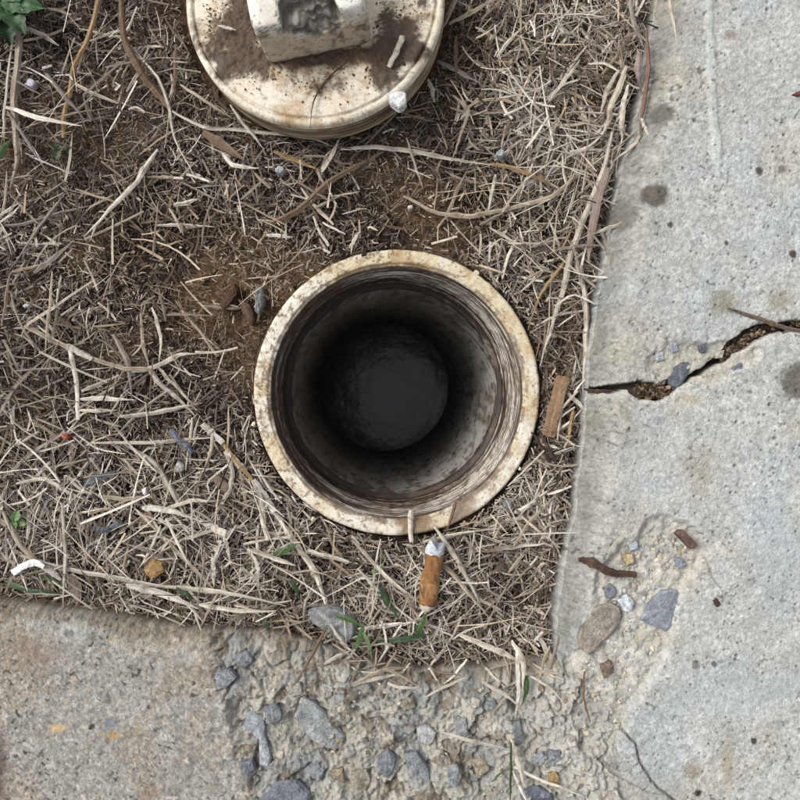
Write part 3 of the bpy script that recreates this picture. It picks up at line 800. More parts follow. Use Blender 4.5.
r = np.random.RandomState(155)
px, py = [], []
for (cx_, cy_, sx, sy, n_) in [(228, 24, 14, 14, 520), (248, 34, 8, 24, 320), (393, 44, 9, 16, 480), (386, 74, 8, 8, 260), (320, 60, 36, 4, 320), (252, 62, 22, 12, 150), (335, 80, 34, 12, 110), (412, 24, 10, 22, 90)]:
    px.append(r.normal(cx_, sx, n_)); py.append(r.normal(cy_, sy, n_))
px, py = np.concatenate(px), np.concatenate(py)
m = np.hypot(px - LID[0], py - LID[1]) < 116
px, py = px[m], py[m]
me = crumbs('dirt_crumbs', px, py, np.full(len(px), ZL), r.uniform(0.35, 0.95, len(px)) * np.where(r.rand(len(px)) < 0.06, 1.7, 1),
            palette(len(px), [(84, 67, 54), (66, 53, 44), (104, 84, 66), (134, 114, 92), (92, 75, 60)], 156, 0.3), M_SOIL, 157)
o = obj('dirt_crumbs', me, M_SOIL, lid)
o.location = (-lid.location[0], -lid.location[1], -lid.location[2] + 0.0003)
tag(o, 'crumbs of dark soil lying on the lid', kind='stuff')

def nut_mesh():
    n = 56
    g = np.linspace(-1, 1, n)
    A, B = np.meshgrid(g, g)
    faces, Vs, base = [], [], 0
    for (o_, u_, v_) in [((0, 0, 1), (1, 0, 0), (0, 1, 0)), ((0, -1, 0), (1, 0, 0), (0, 0, 1)), ((0, 1, 0), (-1, 0, 0), (0, 0, 1)),
                         ((1, 0, 0), (0, 1, 0), (0, 0, 1)), ((-1, 0, 0), (0, -1, 0), (0, 0, 1))]:
        Vs.append(np.array(o_)[None, None] + A[..., None] * np.array(u_) + B[..., None] * np.array(v_))
        faces.append(grid_faces(n, n) + base)
        base += n * n
    Vv = np.concatenate([v.reshape(-1, 3) for v in Vs])
    # round the arrises
    p = 15.0
    nrm = (np.abs(Vv) ** p).sum(1) ** (1 / p)
    Vv = Vv / nrm[:, None]
    x, y, zz = Vv.T
    # break-out along the front upper arris
    nv = np.array([0.04, -0.88, 0.47])
    dist = Vv @ nv
    nn = fbm(x * 60 + 200, zz * 60 - y * 60, 34, 161, 4) - 0.5
    f2 = fbm(x * 60 + 90, zz * 60 - y * 45, 9, 162, 3) - 0.5
    lim = 0.97 + 0.34 * nn + 0.26 * f2 + 0.9 * sstep(-0.45, -0.60, x + 0.25 * nn) + 0.9 * sstep(0.42, 0.60, x + 0.3 * nn)
    cut = np.clip(dist - lim, 0, None)
    inside = sstep(0.0, 0.05, cut)
    Vv = Vv - nv[None] * (cut * 1.35)[:, None]
    Vv[:, 1] -= 0.04 * (zz < 0) * (-zz) * (y < -0.5)      # the foot of the front flares
    Vv = Vv + (0.018 * (fbm(x * 60, y * 60 + zz * 77, 12, 163, 3) - 0.5))[:, None]
    C = np.broadcast_to(lin((240, 236, 226)), Vv.shape).copy()
    C = mix(C, lin((206, 198, 182)), 0.6 * sstep(0.45, 0.65, fbm(x * 60, y * 60 + zz * 40, 26, 164, 3)))
    C = mix(C, lin((70, 62, 54)), 0.8 * sstep(0.70, 0.78, fbm(x * 60, y * 60 + zz * 50, 3.2, 165, 2)))
    low = sstep(0.75, -0.1, zz + 0.5 * (fbm(x * 60, y * 60 + zz * 40, 18, 166, 3) - 0.5)) * (y < -0.6)
    C = mix(C, lin((178, 158, 128)), 0.75 * low)
    C = mix(C, lin((88, 68, 50)), 0.8 * sstep(0.50, 0.70, fbm(x * 60, zz * 30 + y * 60, 14, 167, 5, 0.7)) * (y < -0.6))
    C = mix(C, np.broadcast_to(lin((120, 114, 102)), C.shape) * (-0.15 + 2.0 * fbm(x * 60, y * 60 + zz * 55, 8, 168, 3))[:, None], 0.92 * inside)
    C = mix(C, lin((205, 200, 190)), 0.7 * inside * sstep(0.66, 0.74, fbm(x * 60 + 30, y * 60 + zz * 55, 5, 169, 2)))
    C = mix(C, lin((110, 84, 58)), 0.8 * sstep(-0.72, -0.95, zz + 0.2 * (fbm(x * 60, y * 60, 9, 170, 2) - 0.5)))
    return Vv, np.concatenate(faces), C
Vv, Ff, Cc = nut_mesh()
Vv = Vv * np.array([0.0210, 0.0212, 0.0140]) + np.array([0, 0, 0.0132])
nut = obj('nut', mesh_np('nut', Vv, Ff, Cc), M_PVCD, lid)
ncen = P(310, 1, ZL) - P(LID[0], LID[1], ZL)
nut.location = (ncen[0], ncen[1], 0)
nut.rotation_euler = (0, 0, math.radians(11))
nut['label'] = 'chipped whitish square nut with a broken front edge'

# ------------------------------------------------------------------ plant litter
COLS = {'white': (228, 220, 206), 'pale': (208, 198, 181), 'straw': (176, 160, 140), 'tan': (172, 140, 98), 'grey': (146, 136, 126),
        'brown': (120, 97, 78), 'dark': (76, 60, 50), 'yellow': (182, 144, 74), 'red': (128, 96, 78), 'green': (70, 98, 48), 'dgreen': (46, 70, 38), 'lgreen': (112, 132, 88)}

def blade_mesh(name, pts, width, zs, col, flat=0.45, nodes=True, seed=0, ends=(0.5, 0.15), col2=None, nper=6, twist=0.3, abs_z=False):
    r = np.random.RandomState(seed)
    p = np.array(pts, float)
    zs = np.full(len(p), zs, float) if np.isscalar(zs) else np.array(zs, float)
    q = np.column_stack([p, zs])
    q = np.vstack([2 * q[0] - q[1], q, 2 * q[-1] - q[-2]])
    out = []
    for i in range(1, len(q) - 2):
        for t in np.linspace(0, 1, nper, endpoint=False):
            a, b, c, d = q[i - 1], q[i], q[i + 1], q[i + 2]
            out.append(0.5 * ((2 * b) + (-a + c) * t + (2 * a - 5 * b + 4 * c - d) * t * t + (-a + 3 * b - 3 * c + d) * t ** 3))
    out.append(q[-2])
    out = np.array(out)
    n = len(out)
    li = np.arange(n) / (n - 1) * (len(p) - 1)
    for c_ in (0, 1):
        out[:, c_] = 0.6 * out[:, c_] + 0.4 * np.interp(li, np.arange(len(p)), p[:, c_])
    wv = np.cumsum(r.normal(0, 0.30, (n, 2)), 0)
    wv -= np.linspace(0, 1, n)[:, None] * wv[-1]
    out[:, :2] += wv + r.normal(0, 0.12, (n, 2))
    k = (H - out[:, 2]) / H
    Wd = np.stack([(out[:, 0] - 400) * S * k, (400 - out[:, 1]) * S * k, out[:, 2]], -1)
    tg = np.gradient(Wd, axis=0)
    tg /= np.linalg.norm(tg, axis=1)[:, None] + 1e-12
    side = np.cross(tg, np.array([0, 0, 1.0]))
    side /= np.linalg.norm(side, axis=1)[:, None] + 1e-12
    up = np.cross(side, tg)
    tw = twist * np.cumsum(r.normal(0, 0.35, n)) * 0.6 + r.uniform(-0.35, 0.35)
    side, up = side * np.cos(tw)[:, None] + up * np.sin(tw)[:, None], up * np.cos(tw)[:, None] - side * np.sin(tw)[:, None]
    s = np.linspace(0, 1, n)
    wf = np.minimum(1, ends[0] + (1 - ends[0]) * s / 0.22) * np.minimum(1, ends[1] + (1 - ends[1]) * (1 - s) / 0.4)
    wf = wf * (1 + 0.06 * r.normal(0, 1, n).clip(-1.2, 1.2))
    cc = np.repeat(lin(col)[None], n, 0)
    if col2 is not None:
        cc = mix(cc, np.repeat(lin(col2)[None], n, 0), s)
    cc = cc * r.uniform(0.82, 1.12, (n, 1))
    if nodes:
        for _ in range(max(1, n // 12)):
            j = r.randint(1, n - 1)
            wf[j] *= 1.35
            cc[j] = mix(cc[j], lin(COLS['brown']), 0.55)
    sec = np.array([(-.5, 0.1), (-.12, .40), (.10, .26), (.5, .12), (.2, -.3), (-.25, -.32)])
    sec = sec * np.array([1, 2 * flat])
    w = width * S * wf
    V = Wd[:, None] + side[:, None] * (sec[None, :, :1] * w[:, None, None]) + up[:, None] * (sec[None, :, 1:] * w[:, None, None])
    C = np.repeat(cc[:, None], 6, 1) * r.uniform(0.68, 1.12, 6)[None, :, None] * r.uniform(0.86, 1.1, (n, 6, 1))
    F = grid_faces(n, 6, wrap=True)
    caps = np.array([(0, 1, 2, 3), (0, 3, 4, 5)])
    F = np.vstack([F, caps, (caps + (n - 1) * 6)[:, ::-1]])
    return mesh_np(name, V, F, C, smooth=False)

def stalk(name, label, col, w, z_mm, pts, flat=0.45, group='dry grass stalks lying over the soil', cat='straw', mat=None, ends=(0.5, 0.15), col2=None, nodes=True, wob=True):
    r = np.random.RandomState(abs(hash_(label)) % 100000)
    z_mm = [z_mm] * len(pts) if np.isscalar(z_mm) else z_mm
    zz = [0.001 * (v * 0.82 if v < 11.5 and cat == 'straw' else v) + (0.0014 * r.uniform(-1, 1) if wob else 0) for v in z_mm]
    me = blade_mesh(name, pts, w, zz, COLS[col] if isinstance(col, str) else col, flat, nodes, r.randint(9999), ends, COLS[col2] if isinstance(col2, str) else col2)
    o = obj(name, me, mat or M_STRAW)
    return tag(o, label, cat, group)
def hash_(s_):
    h = 7
    for ch in s_:
        h = (h * 131 + ord(ch)) % 1000003
    return h

# ---- fine litter: uncountable, three joined masses
def allowed(x, y, m_rim=147, m_lid=136, me_=3):
    return (np.hypot(x - PIPE[0], y - PIPE[1]) > m_rim) & (np.hypot(x - LID[0] - 3, y - LID[1] - 6) > m_lid) & (x < edge_a(y) - me_) & (y < edge_b(x) - 8 - me_)

def paleness(x, y):
    p = 0.30 + 0.22 * sstep(430, 520, x) + 0.22 * sstep(400, 520, y) - 0.12 * sstep(200, 40, x) * sstep(260, 60, y)
    p = p - 0.28 * np.exp(-(((x - 520) / 45) ** 2 + ((y - 600) / 60) ** 2)) - 0.15 * np.exp(-(((x - 560) / 40) ** 2 + ((y - 380) / 90) ** 2))
    return p + 0.5 * (fbm(x, y, 60, 201, 3) - 0.5)

def strips(name, n, Lr, Wr, zr, seed, K=4, pale=0.0, dens=None, tilt=0.22, cv=0.9, dark=1.0, mrg=0):
    r = np.random.RandomState(seed)
    n = int(n * 1.42)
    x, y = r.uniform(-260, 690, n * 3), r.uniform(-260, 700, n * 3)
    ang = r.uniform(0, math.pi, n * 3)
    L = Lr[0] + (Lr[1] - Lr[0]) * r.rand(n * 3) ** 2.0
    dx, dy = 0.5 * L * np.cos(ang), -0.5 * L * np.sin(ang)
    ok = allowed(x + dx, y + dy, 144 + mrg, 135, -3) & allowed(x - dx, y - dy, 144 + mrg, 135, -3) & allowed(x, y, 144 + mrg)
    if dens is not None:
        ok &= r.rand(n * 3) < dens(x, y)
    idx = np.where(ok)[0][:n]
    x, y, ang, L = x[idx], y[idx], ang[idx], L[idx]
    n = len(x)
    Wd = Wr[0] + (Wr[1] - Wr[0]) * r.rand(n) ** 1.6
    z = soil_z(x, y) + r.uniform(*zr, n)
    tl = r.normal(0, tilt, n)
    cvv = r.standard_t(2.2, n).clip(-4, 4) * cv * (L / 30).clip(0.3, 1.2)
    kn = np.where(r.rand(n) < 0.22, r.normal(0, 0.7, n), 0)[:, None]
    kp = r.uniform(-0.3, 0.35, n)[:, None]
    s = np.linspace(-0.5, 0.5, K)[None]
    px = L[:, None] * (s * np.cos(ang)[:, None] - 0.5 * cvv[:, None] * s * s * np.sin(ang)[:, None])
    py = L[:, None] * (s * np.sin(ang)[:, None] + 0.5 * cvv[:, None] * s * s * np.cos(ang)[:, None])
    ks = np.clip(s - kp, 0, None) * L[:, None]
    px, py = px + ks * (np.cos(ang[:, None] + kn) - np.cos(ang[:, None])), py + ks * (np.sin(ang[:, None] + kn) - np.sin(ang[:, None]))
    th_ = ang[:, None] + cvv[:, None] * s + kn * (s > kp)
    taper = np.clip(1.1 - r.uniform(0, 1.05, n)[:, None] * (s + 0.5), 0.12, 1) * np.clip(1.15 - r.uniform(0, 3.2, n)[:, None] * np.clip(-s - 0.2, 0, 1), 0.15, 1) * r.uniform(0.85, 1.12, (n, K))
    zz = z[:, None] + np.clip(tl[:, None] * s * L[:, None] * S, -0.0035, 0.0045) + (r.normal(0, 0.10, n)[:, None] * (s * s - .1)) * L[:, None] * S
    roll = r.normal(0, 0.55, n)[:, None]
    kk = ((H - z) / H)[:, None]
    bx, by = (x[:, None] - 400) * S * kk + px * S, (400 - y[:, None]) * S * kk + py * S
    hw = 0.5 * Wd[:, None] * S * taper
    ox, oy, oz = -np.sin(th_) * np.cos(roll) * hw, np.cos(th_) * np.cos(roll) * hw, np.sin(roll) * hw
    fold = r.uniform(-0.3, 0.6, n)[:, None] * hw
    V = np.stack([np.stack([bx + ox, by + oy, zz + oz], -1), np.stack([bx, by, zz + fold], -1), np.stack([bx - ox, by - oy, zz - oz], -1)], 2)
    base = (np.arange(n) * K * 3)[:, None, None]
    q = []
    for i in range(K - 1):
        for j in range(2):
            q.append((i * 3 + j, i * 3 + j + 1, i * 3 + 3 + j + 1, i * 3 + 3 + j))
    F = (base + np.array(q)[None]).reshape(-1, 4)
    pl = np.clip(paleness(x, y) + pale + r.normal(0, 0.26, n) + 0.35 * (r.rand(n) < 0.08), 0, 1)
    ramp = np.array([lin(c) for c in [(44, 34, 27), (82, 67, 55), (119, 104, 91), (153, 140, 126), (189, 178, 162), (220, 212, 200)]])
    f = pl * 5
    i0 = np.clip(f.astype(int), 0, 4)
    c = mix(ramp[i0], ramp[i0 + 1], f - i0)
    warm = (r.rand(n) < 0.10)[:, None]
    c = np.where(warm, c * np.array([1.02, 0.90, 0.74]), c) * dark
    bz = np.clip(1.2 * np.exp(-(((x - 215) / 65) ** 2 + ((y - 290) / 65) ** 2)) + np.exp(-(((x - 430) / 90) ** 2 + ((y - 212) / 34) ** 2)) + 0.8 * np.exp(-(((x - 140) / 60) ** 2 + ((y - 240) / 50) ** 2)) + 0.7 * np.exp(-(((x - 470) / 40) ** 2 + ((y - 40) / 40) ** 2)), 0, 1) * r.uniform(0.4, 1, n)
    c = c * (1 - bz[:, None] * np.array([0.02, 0.15, 0.32]))
    C = c[:, None, None, :] * r.uniform(0.8, 1.15, (n, K, 1, 1)) * np.ones((1, 1, 3, 1))
    return mesh_np(name, V, F, C, smooth=False)

dens_fine = lambda x, y: np.clip(0.80 - 0.55 * np.exp(-(((x - 215) / 50) ** 2 + ((y - 285) / 50) ** 2)) - 0.5 * np.exp(-(((x - 440) / 70) ** 2 + ((y - 212) / 26) ** 2)) - 0.35 * np.exp(-(((x - 140) / 40) ** 2 + ((y - 245) / 35) ** 2)), 0.15, 1)
fine = obj('mulch', strips('mulch', 63000, (2.5, 14), (0.6, 1.9), (0.0002, 0.0030), 211, 3, 0.06, dens_fine, 0.4, 0.2), M_STRAW)
tag(fine, 'finely chopped grey-brown grass mulch covering the soil', 'mulch', kind='stuff')
def dens_mid(x, y):
    bare = np.exp(-(((x - 225) / 45) ** 2 + ((y - 290) / 55) ** 2)) + np.exp(-(((x - 430) / 70) ** 2 + ((y - 215) / 26) ** 2)) + 0.7 * np.exp(-(((x - 120) / 60) ** 2 + ((y - 260) / 40) ** 2))
    return np.clip(0.42 + 0.4 * sstep(440, 520, x) + 0.55 * sstep(400, 520, y) - 0.32 * bare + 0.5 * (fbm(x, y, 50, 221, 3) - 0.5), 0.05, 1)
mid = obj('grass_clippings', strips('grass_clippings', 15000, (7, 38), (0.7, 2.7), (0.0012, 0.0060), 231, 5, 0.06, dens_mid, 0.24, 0.22), M_STRAW)
tag(mid, 'dry grey and straw-coloured grass clippings strewn over the mulch', 'clippings', kind='stuff')
def dens_top(x, y):
    g = lambda cx_, cy_, rx, ry: np.exp(-(((x - cx_) / rx) ** 2 + ((y - cy_) / ry) ** 2))
    return np.clip(0.10 + 0.9 * g(150, 540, 190, 75) + 0.5 * g(40, 410, 120, 70) + 0.8 * g(590, 160, 50, 140) + 0.5 * g(520, 90, 70, 90) + 0.8 * g(450, 620, 110, 60) + 0.5 * g(570, 420, 25, 120) + 0.35 * g(40, 60, 80, 90), 0, 1)
top = obj('straw_litter', strips('straw_litter', 2100, (18, 80), (0.9, 2.7), (0.0045, 0.0105), 241, 7, 0.24, dens_top, 0.08, 0.22), M_STRAW)
tag(top, 'loose pale straw pieces lying on the clippings', 'straw litter', kind='stuff')
r = np.random.RandomState(71)
px, py = r.uniform(-260, 690, 14000), r.uniform(-260, 690, 14000)
m = allowed(px, py, 145, 128, 0)
px, py = px[m], py[m]
o = obj('soil_crumbs', crumbs('soil_crumbs', px, py, soil_z(px, py) + r.uniform(0, 0.001, len(px)), 0.6 + 1.3 * r.rand(len(px)) ** 3,
        palette(len(px), [(92, 72, 54), (70, 56, 46), (120, 92, 64), (142, 120, 94), (110, 100, 92), (176, 166, 152)], 72, 0.3), M_SOIL, 73), M_SOIL)
tag(o, 'crumbs of brown soil and grit scattered among the mulch', 'soil crumbs', kind='stuff')

# ---- stalks that can be picked out one by one, traced from the photograph
ST = [
 # upper left
 ('grass_stalk', 'yellow-brown jointed grass stalk hanging from the top edge, left of the lid', 'tan', 5, [12, 11, 9, 8, 7, 6], [(103, -12), (89, 37), (73, 69), (70, 91), (64, 115), (64, 138)], .5),
 ('grass_stalk', 'pale brown upright stalk beside the green weed in the top left corner', 'straw', 6.5, [11, 10, 9, 8, 7], [(17, 6), (19, 50), (15, 101), (17, 162), (10, 189)], .5),
 ('grass_stalk', 'thin pale stalk along the left edge above the white stalk', 'pale', 3.2, [11, 10, 9], [(13, 38), (5, 106), (2, 137)], .5),
 ('grass_stalk', 'bright white stalk lying level near the top left corner', 'white', 4.5, 11, [(6, 107), (37, 118), (82, 126)], .5),
 ('grass_stalk', 'thin grey stalk slanting down from the left end of the white stalk', 'grey', 2.8, 9, [(7, 111), (26, 140), (47, 172)], .5),
 ('straw', 'pale short straw beside the yellow-brown stalk near the top left', 'pale', 4.2, 9, [(27, 28), (43, 36), (59, 46)], .4),
 ('straw', 'grey slanting straw left of the foot of the yellow-brown stalk', 'grey', 4, 8, [(42, 69), (62, 94), (84, 119)], .4),
 ('root', 'long brown fibrous stem bundle curving down left of the lid', 'brown', 7, [10, 10, 9, 8, 8, 7], [(121, -8), (125, 40), (142, 74), (158, 94), (170, 111), (174, 135)], .5),
 ('grass_stalk', 'thin pale forked stalk crossing the brown stem bundle left of the lid', 'pale', 3.2, 10, [(135, 51), (157, 78), (168, 106), (174, 138), (196, 179)], .5),
 ('grass_stalk', 'long pale stalk running under the lower edge of the lid', 'pale', 4.0, [9, 8, 7, 7, 7], [(172, 111), (202, 126), (250, 131), (310, 137), (336, 148)], .5),
 ('straw', 'grey-tan straw reaching in towards the left edge of the lid', 'straw', 4, 9, [(180, 84), (202, 98), (233, 119)], .4),
 ('straw', 'pale narrow straw slanting below the lower left of the lid', 'pale', 3.4, 9, [(230, 105), (248, 128), (264, 149)], .4),
 ('leaf', 'dull brown broad dry leaf below and left of the lid', 'brown', 9, 7, [(202, 132), (224, 146), (244, 160)], .2),
 ('straw', 'pale kinked straw below the brown dry leaf', 'white', 4.2, 9, [(222, 152), (232, 165), (259, 168)], .35),
 ('grass_stalk', 'pale forked stalk slanting across the upper left mulch', 'pale', 5.5, [9, 9, 9, 8], [(158, 150), (138, 182), (115, 206), (84, 237)], .5),
 ('grass_stalk', 'thin side shoot at the lower end of the pale forked stalk', 'pale', 2.6, 8, [(105, 216), (96, 226), (89, 242)], .5),
 ('straw', 'short white straw lying right of the pale forked stalk', 'white', 4.2, 8, [(173, 205), (185, 203), (198, 199)], .4),
 ('straw', 'pale level straw in the mulch above and left of the pipe', 'pale', 3.4, 8, [(157, 225), (186, 225), (215, 227)], .4),
 ('straw', 'thin grey straw slanting to the left edge above the middle', 'grey', 2.8, 8, [(62, 197), (40, 226), (8, 272)], .5),
 ('straw', 'brown upright straw close to the left edge of the lid', 'brown', 4.2, 8, [(176, 44), (175, 74), (174, 102)], .4),
 ('straw', 'curved grey leaf-like straw at left, below the upper slanting stalk', 'grey', 5, 7, [(34, 273), (52, 260), (74, 240)], .25),
 ('straw', 'thin grey straw curving right from the left edge', 'grey', 3, 8, [(-6, 225), (26, 224), (62, 212), (95, 205)], .5),
 ('straw', 'upper one of two thin white straws poking in at the left edge', 'white', 2.6, 9, [(-4, 217), (8, 209), (18, 203)], .5),
 ('straw', 'lower one of two thin white straws poking in at the left edge', 'white', 2.6, 9, [(-4, 224), (10, 214), (21, 204)], .5),
 # above the pipe
 ('grass_stalk', 'long pale stalk running from below the lid towards the right', 'pale', 4.2, [9, 9, 8, 8, 8], [(341, 149), (372, 147), (403, 149), (451, 159), (494, 165), (535, 176), (566, 192)][:5], .5),
 ('grass_stalk', 'reddish tip of the long stalk running right from below the lid', 'tan', 3.4, 8, [(490, 164), (515, 169), (540, 178), (566, 193)], .5),
 ('straw', 'thick brown stem slanting up to the long pale stalk', 'brown', 6.5, [7, 7, 8, 8], [(265, 226), (296, 211), (335, 178), (386, 150)], .5),
 ('straw', 'short bright straw standing against the thick brown stem', 'pale', 4, 9, [(322, 172), (331, 155), (340, 138)], .4),
 ('straw', 'pale straw with a rounded end just above the pipe rim', 'pale', 3.8, 8, [(350, 248), (355, 238), (360, 231)], .4),
 ('straw', 'tan straw left of the thick brown stem', 'tan', 4.2, 8, [(273, 151), (296, 161), (320, 170)], .4),
 ('straw', 'short white level straw above and left of the pipe rim', 'white', 3.4, 8, [(267, 235), (280, 236), (293, 237)], .4),
 # right of the pipe and lid
 ('grass_stalk', 'very long curving brown-tan stalk sweeping up to the pavement edge', 'straw', 4.4, [7, 7, 8, 8, 9, 10, 12, 16], [(403, 196), (434, 211), (467, 216), (501, 209), (548, 196), (575, 175), (609, 152), (642, 126)], .5),
 ('grass_stalk', 'reddish upright stem against the upper pavement edge', 'red', 4.2, [16, 17, 16, 15], [(647, 30), (650, 70), (644, 110), (640, 136)], .5),
 ('grass_stalk', 'pale stem bending away from the foot of the reddish stem', 'pale', 4.2, [15, 14, 12], [(641, 128), (636, 142), (614, 161)], .5),
 ('grass_stalk', 'thick pale stalk slanting down to the right side of the pipe rim', 'pale', 5.8, [13, 12, 11, 10, 10, 10, 9, 9], [(612, 132), (603, 172), (586, 214), (573, 250), (565, 280), (556, 308), (549, 335), (540, 366)], .5),
 ('grass_stalk', 'long upright pale stalk between the pipe and the pavement', 'pale', 5.2, [9, 9, 9, 9, 8, 8], [(575, 262), (583, 288), (587, 320), (587, 345), (585, 372), (583, 398)], .5),
 ('grass_stalk', 'thin tan side stalk forking left of the thick slanting stalk', 'tan', 3.4, 9, [(574, 250), (560, 268), (546, 286), (538, 300), (528, 330)], .5),
 ('leaf', 'pale broad dry leaf hanging at the upper pavement edge', (196, 184, 164), 6, [15, 14, 12, 11], [(626, 66), (618, 88), (611, 108), (606, 132)], .18),
 ('leaf', 'short pale split leaf tuft close to the reddish stem', 'pale', 5, [14, 13, 11], [(624, 104), (621, 120), (622, 139)], .2),
 ('leaf', 'narrow pale leaf left of the split leaf tuft', 'pale', 4.6, [12, 11, 10], [(611, 112), (606, 122), (603, 134)], .2),
 ('leaf', 'purplish grey crumpled leaf under the reddish stem', (160, 144, 136), 7, [14, 13, 11], [(640, 52), (638, 70), (640, 86)], .2),
 ('straw', 'grey straw drooping from the thick stalk towards the pavement', 'grey', 4.2, [11, 11, 12, 11], [(590, 212), (604, 234), (613, 258), (612, 284), (607, 296)], .45),
 ('straw', 'thin pale straw crossing on to the pavement edge at upper right', 'pale', 3, [12, 13, 15], [(594, 234), (612, 227), (631, 219)], .5),
 ('leaf', 'grey-brown drooping sheath beside the thick slanting stalk', (146, 128, 118), 8, [12, 12, 11, 10], [(608, 168), (598, 198), (590, 236), (588, 262)], .22),
 ('straw', 'pale spiky blade left of the pale dry leaf at the pavement edge', 'pale', 4, [13, 12, 11], [(619, 70), (607, 92), (600, 116)], .25),
 ('straw', 'whitish blade pointing down between the leaf tufts', 'white', 3.6, [14, 13, 11], [(628, 84), (622, 104), (615, 126)], .25),
 ('straw', 'short white splinter at the foot of the reddish stem', 'white', 3.2, [17, 17], [(641, 118), (646, 128), (650, 138)], .3),
 ('straw', 'grey-brown stem running beside the reddish stem at the top', 'grey', 4.2, [15, 16, 15], [(630, -4), (634, 22), (644, 48)], .4),
 ('straw', 'grey flat blade right of the lid', 'grey', 5, 8, [(438, 61), (458, 71), (480, 83)], .25),
 ('straw', 'short upright curled straw touching the lid at its right', 'pale', 4.2, 8, [(428, 80), (432, 90), (434, 102)], .4),
 ('straw', 'pale straw slanting up at right of the lid', 'pale', 3.4, 9, [(497, 58), (510, 42), (522, 28)], .4),
 ('straw', 'brown upright straw right of the lid', 'brown', 3.4, 9, [(457, 36), (456, 56), (456, 78)], .45),
 ('straw', 'long thin stalk bent in two below and right of the lid', 'straw', 3.4, 9, [(453, 95), (469, 110), (460, 136), (450, 164)], .45),
 ('straw', 'thin arching pale straw leading to the pale dry leaf', 'pale', 3, [10, 11, 12], [(588, 64), (607, 65), (625, 76)], .5),
 ('straw', 'pale straw pointing up at the top right of the soil', 'pale', 3.4, 10, [(548, 102), (566, 78), (580, 60)], .45),
 ('straw', 'pale grey straw slanting in the upper right clippings', 'pale', 3.6, 9, [(500, 70), (512, 77), (523, 84)], .35),
 ('grass_stalk', 'thin pale stalk lying on the pavement at the top edge', 'pale', 3.4, [24, 24.5, 24], [(667, -8), (673, 20), (677, 41)], .5),
 ('straw', 'tan stalk sloping beside the lid at the top edge', 'straw', 5.2, 9, [(458, -8), (450, 12), (441, 32)], .4),
 ('straw', 'long grey-tan straw spreading from the lid to the upper right', 'straw', 4.6, 9, [(449, 24), (470, 13), (500, -4)], .35),
 ('wood_splinter', 'broad brown split piece of wood right of the pipe', (150, 122, 94), 13.5, [9, 9.5, 9], [(563, 377), (557, 404), (548, 436)], .3),
 ('straw', 'short pale straw lying across the wood splinter by the pavement', 'pale', 4.2, 11, [(567, 393), (577, 402), (587, 411)], .4),
 ('straw', 'thin tan straw upright below the short crossing straw', 'tan', 4, 10, [(573, 408), (570, 428), (568, 446)], .4),
 ('root', 'dark root hooked over the right side of the pipe rim', 'dark', 3.2, [10.5, 10, 8, 7], [(531, 432), (540, 444), (549, 460), (556, 478)], .5),
 ('root', 'second dark root right of the one hooked over the rim', 'dark', 3.4, [9, 8, 7], [(543, 437), (553, 453), (558, 472)], .5),
 ('straw', 'pale broken stick lying below right of the pipe rim', 'white', 4.8, [8, 8], [(516, 513), (526, 507), (536, 501)], .45),
 ('straw', 'grey straw joined to the pale broken stick', 'grey', 3.4, 8, [(536, 500), (543, 488), (546, 478)], .45),
 ('straw', 'long thin straw slanting below the pipe towards the pavement', 'straw', 3, 9, [(514, 546), (532, 520), (558, 496)], .45),
 ('straw', 'straw that turns from brown to white beside the pavement', 'brown', 3.8, 9, [(484, 552), (515, 547), (548, 544)], .45),
 # over the rim and below it
 ('straw', 'short pale stick lying across the lower rim of the pipe', 'pale', 4.8, [10, 9.4, 7], [(411, 510), (411, 526), (412, 542)], .4),
 ('straw', 'dark red stem crossing the lower right of the pipe rim', 'red', 3.2, [11, 9.8, 7], [(456, 501), (451, 517), (446, 532)], .5),
 ('straw', 'long straw slanting down right from beside the cigarette butt', 'straw', 4.2, 10, [(417, 547), (451, 571), (470, 594), (490, 619)], .4),
 ('straw', 'long pale straw right of the cigarette butt', 'pale', 4.4, 10, [(435, 527), (451, 552), (468, 582), (482, 609)], .4),
 ('straw', 'pale straw passing left of the lower end of the cigarette butt', 'pale', 3.8, 10, [(358, 546), (390, 580), (428, 609)], .4),
 ('straw', 'lower pale straw running alongside towards the cigarette butt end', 'pale', 3.4, 10, [(358, 569), (385, 597), (413, 622)], .4),
 ('straw', 'white straw lying level under the green blades', 'white', 4, 10, [(358, 629), (385, 626), (413, 622)], .4),
 ('straw', 'thin white straw slanting down left from the green blades', 'white', 3, 11, [(402, 624), (388, 647), (373, 671)], .45),
 ('grass_stalk', 'thick pale stalk leading down to the clump on the bottom edge', 'pale', 5.2, [10, 12, 14], [(458, 634), (497, 650), (523, 664)], .45),
 ('grass_stalk', 'upright white sheath hanging over the broken concrete', 'white', 6, [15, 20, 21, 21], [(517, 652), (519, 674), (517, 697), (515, 720)], .4),
 ('straw', 'pale blade right of the upright white sheath', 'pale', 4.4, [14, 19, 21], [(512, 640), (522, 660), (523, 690)], .35),
 ('straw', 'thin pale stalk arching right from the hanging clump', 'pale', 3, [17, 20, 22], [(527, 675), (548, 687), (563, 702)], .45),
 ('straw', 'white straw lying level on the broken concrete', 'white', 3.6, [21, 22, 22], [(443, 732), (476, 741), (511, 750)], .45),
 ('straw', 'thin white straw reaching down to the bottom right of the clump', 'white', 3, [22, 22, 23], [(514, 767), (545, 782), (582, 796)], .45),
 ('straw', 'pale stem forking below the upright white sheath', 'pale', 4.2, [21, 22, 22], [(511, 738), (518, 762), (524, 786)], .45),
 ('straw', 'thin straw crossing the hanging clump from the left', 'pale', 3.2, [17, 20, 22], [(482, 682), (503, 694), (522, 707)], .45),
 ('straw', 'thin straw slanting left of the hanging clump', 'straw', 3, [21, 20], [(491, 716), (502, 701), (517, 684)], .45),
